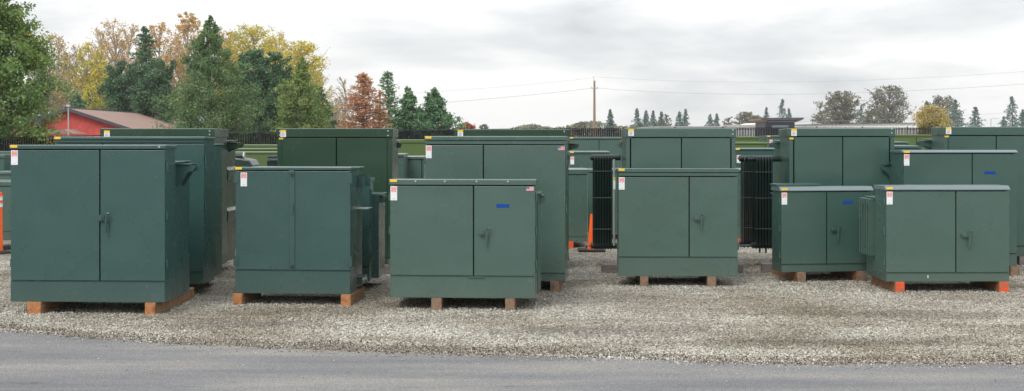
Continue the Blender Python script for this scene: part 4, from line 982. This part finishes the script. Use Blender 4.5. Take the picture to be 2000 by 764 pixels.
for (x, yt, w, D, lab) in ((1192, 214, 22, 150, 'lone conifer right of the utility pole'), (1244, 212, 24, 170, 'leftmost conifer of the cluster over the single-radiator cabinet'), (1262, 216, 24, 175, 'second conifer of the cluster over the single-radiator cabinet'),
        (1276, 216, 22, 172, 'thin middle conifer of the cluster over the single-radiator cabinet'), (1292, 218, 24, 176, 'right conifer of the cluster over the single-radiator cabinet'), (1327, 218, 28, 180, 'wide left conifer of the pair over the right half of the single-radiator cabinet'), (1339, 213, 22, 182, 'pointed right conifer of the pair over the right half of the single-radiator cabinet'),
        (1387, 223, 26, 190, 'left conifer of the low pair near the pale buildings'), (1400, 222, 20, 192, 'right conifer of the low pair near the pale buildings'), (1497, 210, 20, 185, 'small conifer above the left end of the dark blue office'), (1528, 193, 32, 180, 'tallest conifer behind the dark blue office'), (1541, 212, 20, 185, 'short conifer on the right flank of the tallest one behind the office'),
        (1682, 207, 26, 185, 'conifer between the two big oaks'), (1866, 194, 40, 150, 'dark conifer right of the grey-brown oak near the yellow tree'), (1810, 197, 34, 170, 'conifer tip rising behind the yellow tree'), (1905, 209, 42, 150, 'broad conifer alone right of the yellow tree'),
        (1976, 188, 44, 150, 'tall airy conifer near the right edge'), (1998, 214, 30, 152, 'short conifer cut off by the right edge'), (1960, 228, 20, 200, 'tiny conifer left of the tall airy one')):
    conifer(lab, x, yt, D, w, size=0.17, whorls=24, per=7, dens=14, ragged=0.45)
tree('thin bare tree ending the conifer cluster on its right', 1301, 222, 180, 18, 'vase', 'leaf_far_oak', 350, 0.12, 34, 0.2, 7, 0.25, 'bark_far', rise=1.4)
tree('thin bare tree between the low conifer pair and the pale shrubs', 1421, 229, 190, 20, 'round', 'leaf_far_oak', 450, 0.12, 30, 0.2, 7, 0.25, 'bark_far')
tree('pale round shrub-like tree left of the dark blue office', 1455, 219, 200, 36, 'round', 'leaf_far_oak', 2400, 0.14, 34, 0.15, 7, 0.25, 'bark_far')
tree('pale round tree touching the dark blue office roof', 1475, 226, 202, 34, 'round', 'leaf_far_oak', 2000, 0.14, 34, 0.15, 7, 0.25, 'bark_far')
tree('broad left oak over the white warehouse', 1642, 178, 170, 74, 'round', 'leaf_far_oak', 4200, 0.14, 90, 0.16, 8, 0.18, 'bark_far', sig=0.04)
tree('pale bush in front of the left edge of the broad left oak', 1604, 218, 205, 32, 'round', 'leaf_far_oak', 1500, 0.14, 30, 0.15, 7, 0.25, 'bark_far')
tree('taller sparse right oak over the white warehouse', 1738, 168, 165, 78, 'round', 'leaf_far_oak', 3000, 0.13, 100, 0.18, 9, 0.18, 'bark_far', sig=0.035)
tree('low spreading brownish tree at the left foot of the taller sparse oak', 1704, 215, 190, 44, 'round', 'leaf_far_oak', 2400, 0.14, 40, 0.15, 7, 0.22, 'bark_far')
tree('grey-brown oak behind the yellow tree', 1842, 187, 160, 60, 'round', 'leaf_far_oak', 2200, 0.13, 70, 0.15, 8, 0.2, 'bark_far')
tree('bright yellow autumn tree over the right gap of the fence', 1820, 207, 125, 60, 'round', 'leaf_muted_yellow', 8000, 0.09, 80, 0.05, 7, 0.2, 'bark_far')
for (x, yt, D, w_, lf, nl, lab) in ((70, 78, 136, 60, 'leaf_poplar', 1500, 'bare upright tree half hidden by the right edge of the corner poplar'), (112, 70, 150, 64, 'leaf_gold', 1100, 'bare grey tree over the peak of the red gable'),
        (150, 84, 152, 60, 'leaf_gold', 900, 'twiggy bare tree just right of the red gable peak'), (200, 58, 148, 70, 'leaf_gold', 1600, 'upright bare tree between the yellow-leaved tree and the golden-tipped one'),
        (255, 46, 152, 80, 'leaf_gold', 2400, 'bare tree with few orange leaves directly behind the tallest pine tip'), (345, 66, 150, 60, 'leaf_gold', 2200, 'bare brownish tree at the left shoulder of the big conical tree'),
        (432, 50, 150, 56, 'leaf_gold', 2400, 'bare tree with orange tips at the right shoulder of the big conical tree'), (545, 62, 146, 70, 'leaf_yellow', 3600, 'thin yellow-tipped tree between the two yellow autumn trees'),
        (625, 140, 144, 60, 'leaf_yellow', 1800, 'thin yellow-green tree at the right shoulder of the lighter green tree'), (655, 190, 140, 50, 'leaf_gold', 700, 'low bare sapling at the gap in the treeline')):
    tree(lab, x, yt, D, w_, 'vase', lf, nl, 0.12, 80, 0.12, 10, 0.24, 'bark_pale', rise=1.7, trunk_r=0.14)
# far-off wood closing the horizon
def wood_line():
    n = 60000; x = rng.uniform(-500, 500, n); t = rng.uniform(0, 1, n)
    hgt = 3.2 + 1.6 * np.sin(x * 0.05) * np.sin(x * 0.017 + 1) + 0.8 * np.sin(x * 0.31)
    z = t * np.maximum(1.2, hgt); y = 430 + rng.normal(0, 6, n)
    o = quads_mesh('far_wood', np.stack([x, y, z], -1), 0.7, 'leaf_far_oak', None)
    tag(o, 'low far-off wood along the horizon', 'wood', kind='stuff')
wood_line()

def haze():
    m = bpy.data.materials.new('haze'); m.use_nodes = True; n_ = m.node_tree.nodes; n_.remove(n_['Principled BSDF'])
    v = n_.new('ShaderNodeVolumePrincipled'); v.inputs['Color'].default_value = (0.93, 0.95, 0.97, 1); v.inputs['Density'].default_value = 0.00028; v.inputs['Anisotropy'].default_value = 0.2
    m.node_tree.links.new(v.outputs[0], n_['Material Output'].inputs['Volume']); MATS['haze'] = m
    b = MB(); b.box(-700, 700, -70, 700, -1.0, 45.0, 'haze'); tag(b.build('haze'), 'thin pale autumn haze over the yard', 'haze', kind='stuff')
haze()
# ------------------------------------------------------------------ sky, sun, camera
w = bpy.data.worlds.new('World'); scene.world = w; w.use_nodes = True; nt = w.node_tree; ln = nt.links
for n_ in list(nt.nodes): nt.nodes.remove(n_)
out = nt.nodes.new('ShaderNodeOutputWorld')
SKYLOC = (0.35, 0.0, 0.12)
SUN_EL, SUN_AZ = 48.0, 205.0      # azimuth clockwise from +Y (north): sun high behind the camera, a little to the left
sky = nt.nodes.new('ShaderNodeTexSky'); sky.sky_type = 'NISHITA'; sky.sun_disc = False; sky.sun_elevation = R(SUN_EL); sky.sun_rotation = R(SUN_AZ)
bg1 = nt.nodes.new('ShaderNodeBackground'); bg1.inputs[1].default_value = 0.10; ln.new(sky.outputs[0], bg1.inputs[0])
tc = nt.nodes.new('ShaderNodeTexCoord')
mp = nt.nodes.new('ShaderNodeMapping'); mp.inputs['Scale'].default_value = (1.0, 1.0, 4.2); mp.inputs['Location'].default_value = SKYLOC; ln.new(tc.outputs['Generated'], mp.inputs['Vector'])
c1 = nt.nodes.new('ShaderNodeTexNoise'); c1.inputs['Scale'].default_value = 4.2; c1.inputs['Detail'].default_value = 8.0; c1.inputs['Roughness'].default_value = 0.52; c1.inputs['Distortion'].default_value = 0.25
ln.new(mp.outputs[0], c1.inputs['Vector'])
cr = ramp(nt, [(0.34, (0.50, 0.52, 0.545)), (0.47, (0.68, 0.69, 0.70)), (0.56, (0.83, 0.83, 0.825)), (0.66, (0.87, 0.865, 0.855))]); ln.new(c1.outputs['Fac'], cr.inputs[0])
bg2 = nt.nodes.new('ShaderNodeBackground')
# an overcast sky is brighter overhead than at the horizon
sz = nt.nodes.new('ShaderNodeSeparateXYZ'); ln.new(tc.outputs['Generated'], sz.inputs[0])
el = nt.nodes.new('ShaderNodeMath'); el.operation = 'MULTIPLY_ADD'; el.use_clamp = False; el.inputs[1].default_value = 1.1; el.inputs[2].default_value = 0.95
mxz = nt.nodes.new('ShaderNodeMath'); mxz.operation = 'MAXIMUM'; mxz.inputs[1].default_value = 0.0; ln.new(sz.outputs['Z'], mxz.inputs[0]); ln.new(mxz.outputs[0], el.inputs[0]); ln.new(el.outputs[0], bg2.inputs[1])
bg2; ln.new(cr.outputs[0], bg2.inputs[0])
mx = nt.nodes.new('ShaderNodeMixShader'); mx.inputs[0].default_value = 0.94
ln.new(bg1.outputs[0], mx.inputs[1]); ln.new(bg2.outputs[0], mx.inputs[2]); ln.new(mx.outputs[0], out.inputs['Surface'])

sl = bpy.data.lights.new('sun', 'SUN'); sl.energy = 1.5; sl.angle = R(22); sl.color = (1.0, 0.96, 0.90)
so = bpy.data.objects.new('sun', sl); COL.objects.link(so)
az = R(SUN_AZ); dirv = Vector((math.sin(az) * math.cos(R(SUN_EL)), math.cos(az) * math.cos(R(SUN_EL)), math.sin(R(SUN_EL))))
so.rotation_euler = dirv.to_track_quat('Z', 'Y').to_euler(); so.location = (0, 0, 30)

cd = bpy.data.cameras.new('camera'); cam = bpy.data.objects.new('camera', cd); COL.objects.link(cam)
cd.sensor_width = 36.0; cd.lens = 36.0 * F / 2000.0; cd.shift_y = -(382.0 - HY) / 2000.0
cam.location = (0, 0, EYE); cam.rotation_euler = (R(90), 0, 0); cd.clip_start = 0.1; cd.clip_end = 6000
scene.camera = cam
scene.view_settings.view_transform = 'Standard'; scene.view_settings.look = 'None'; scene.view_settings.exposure = 0.36; scene.view_settings.gamma = 1
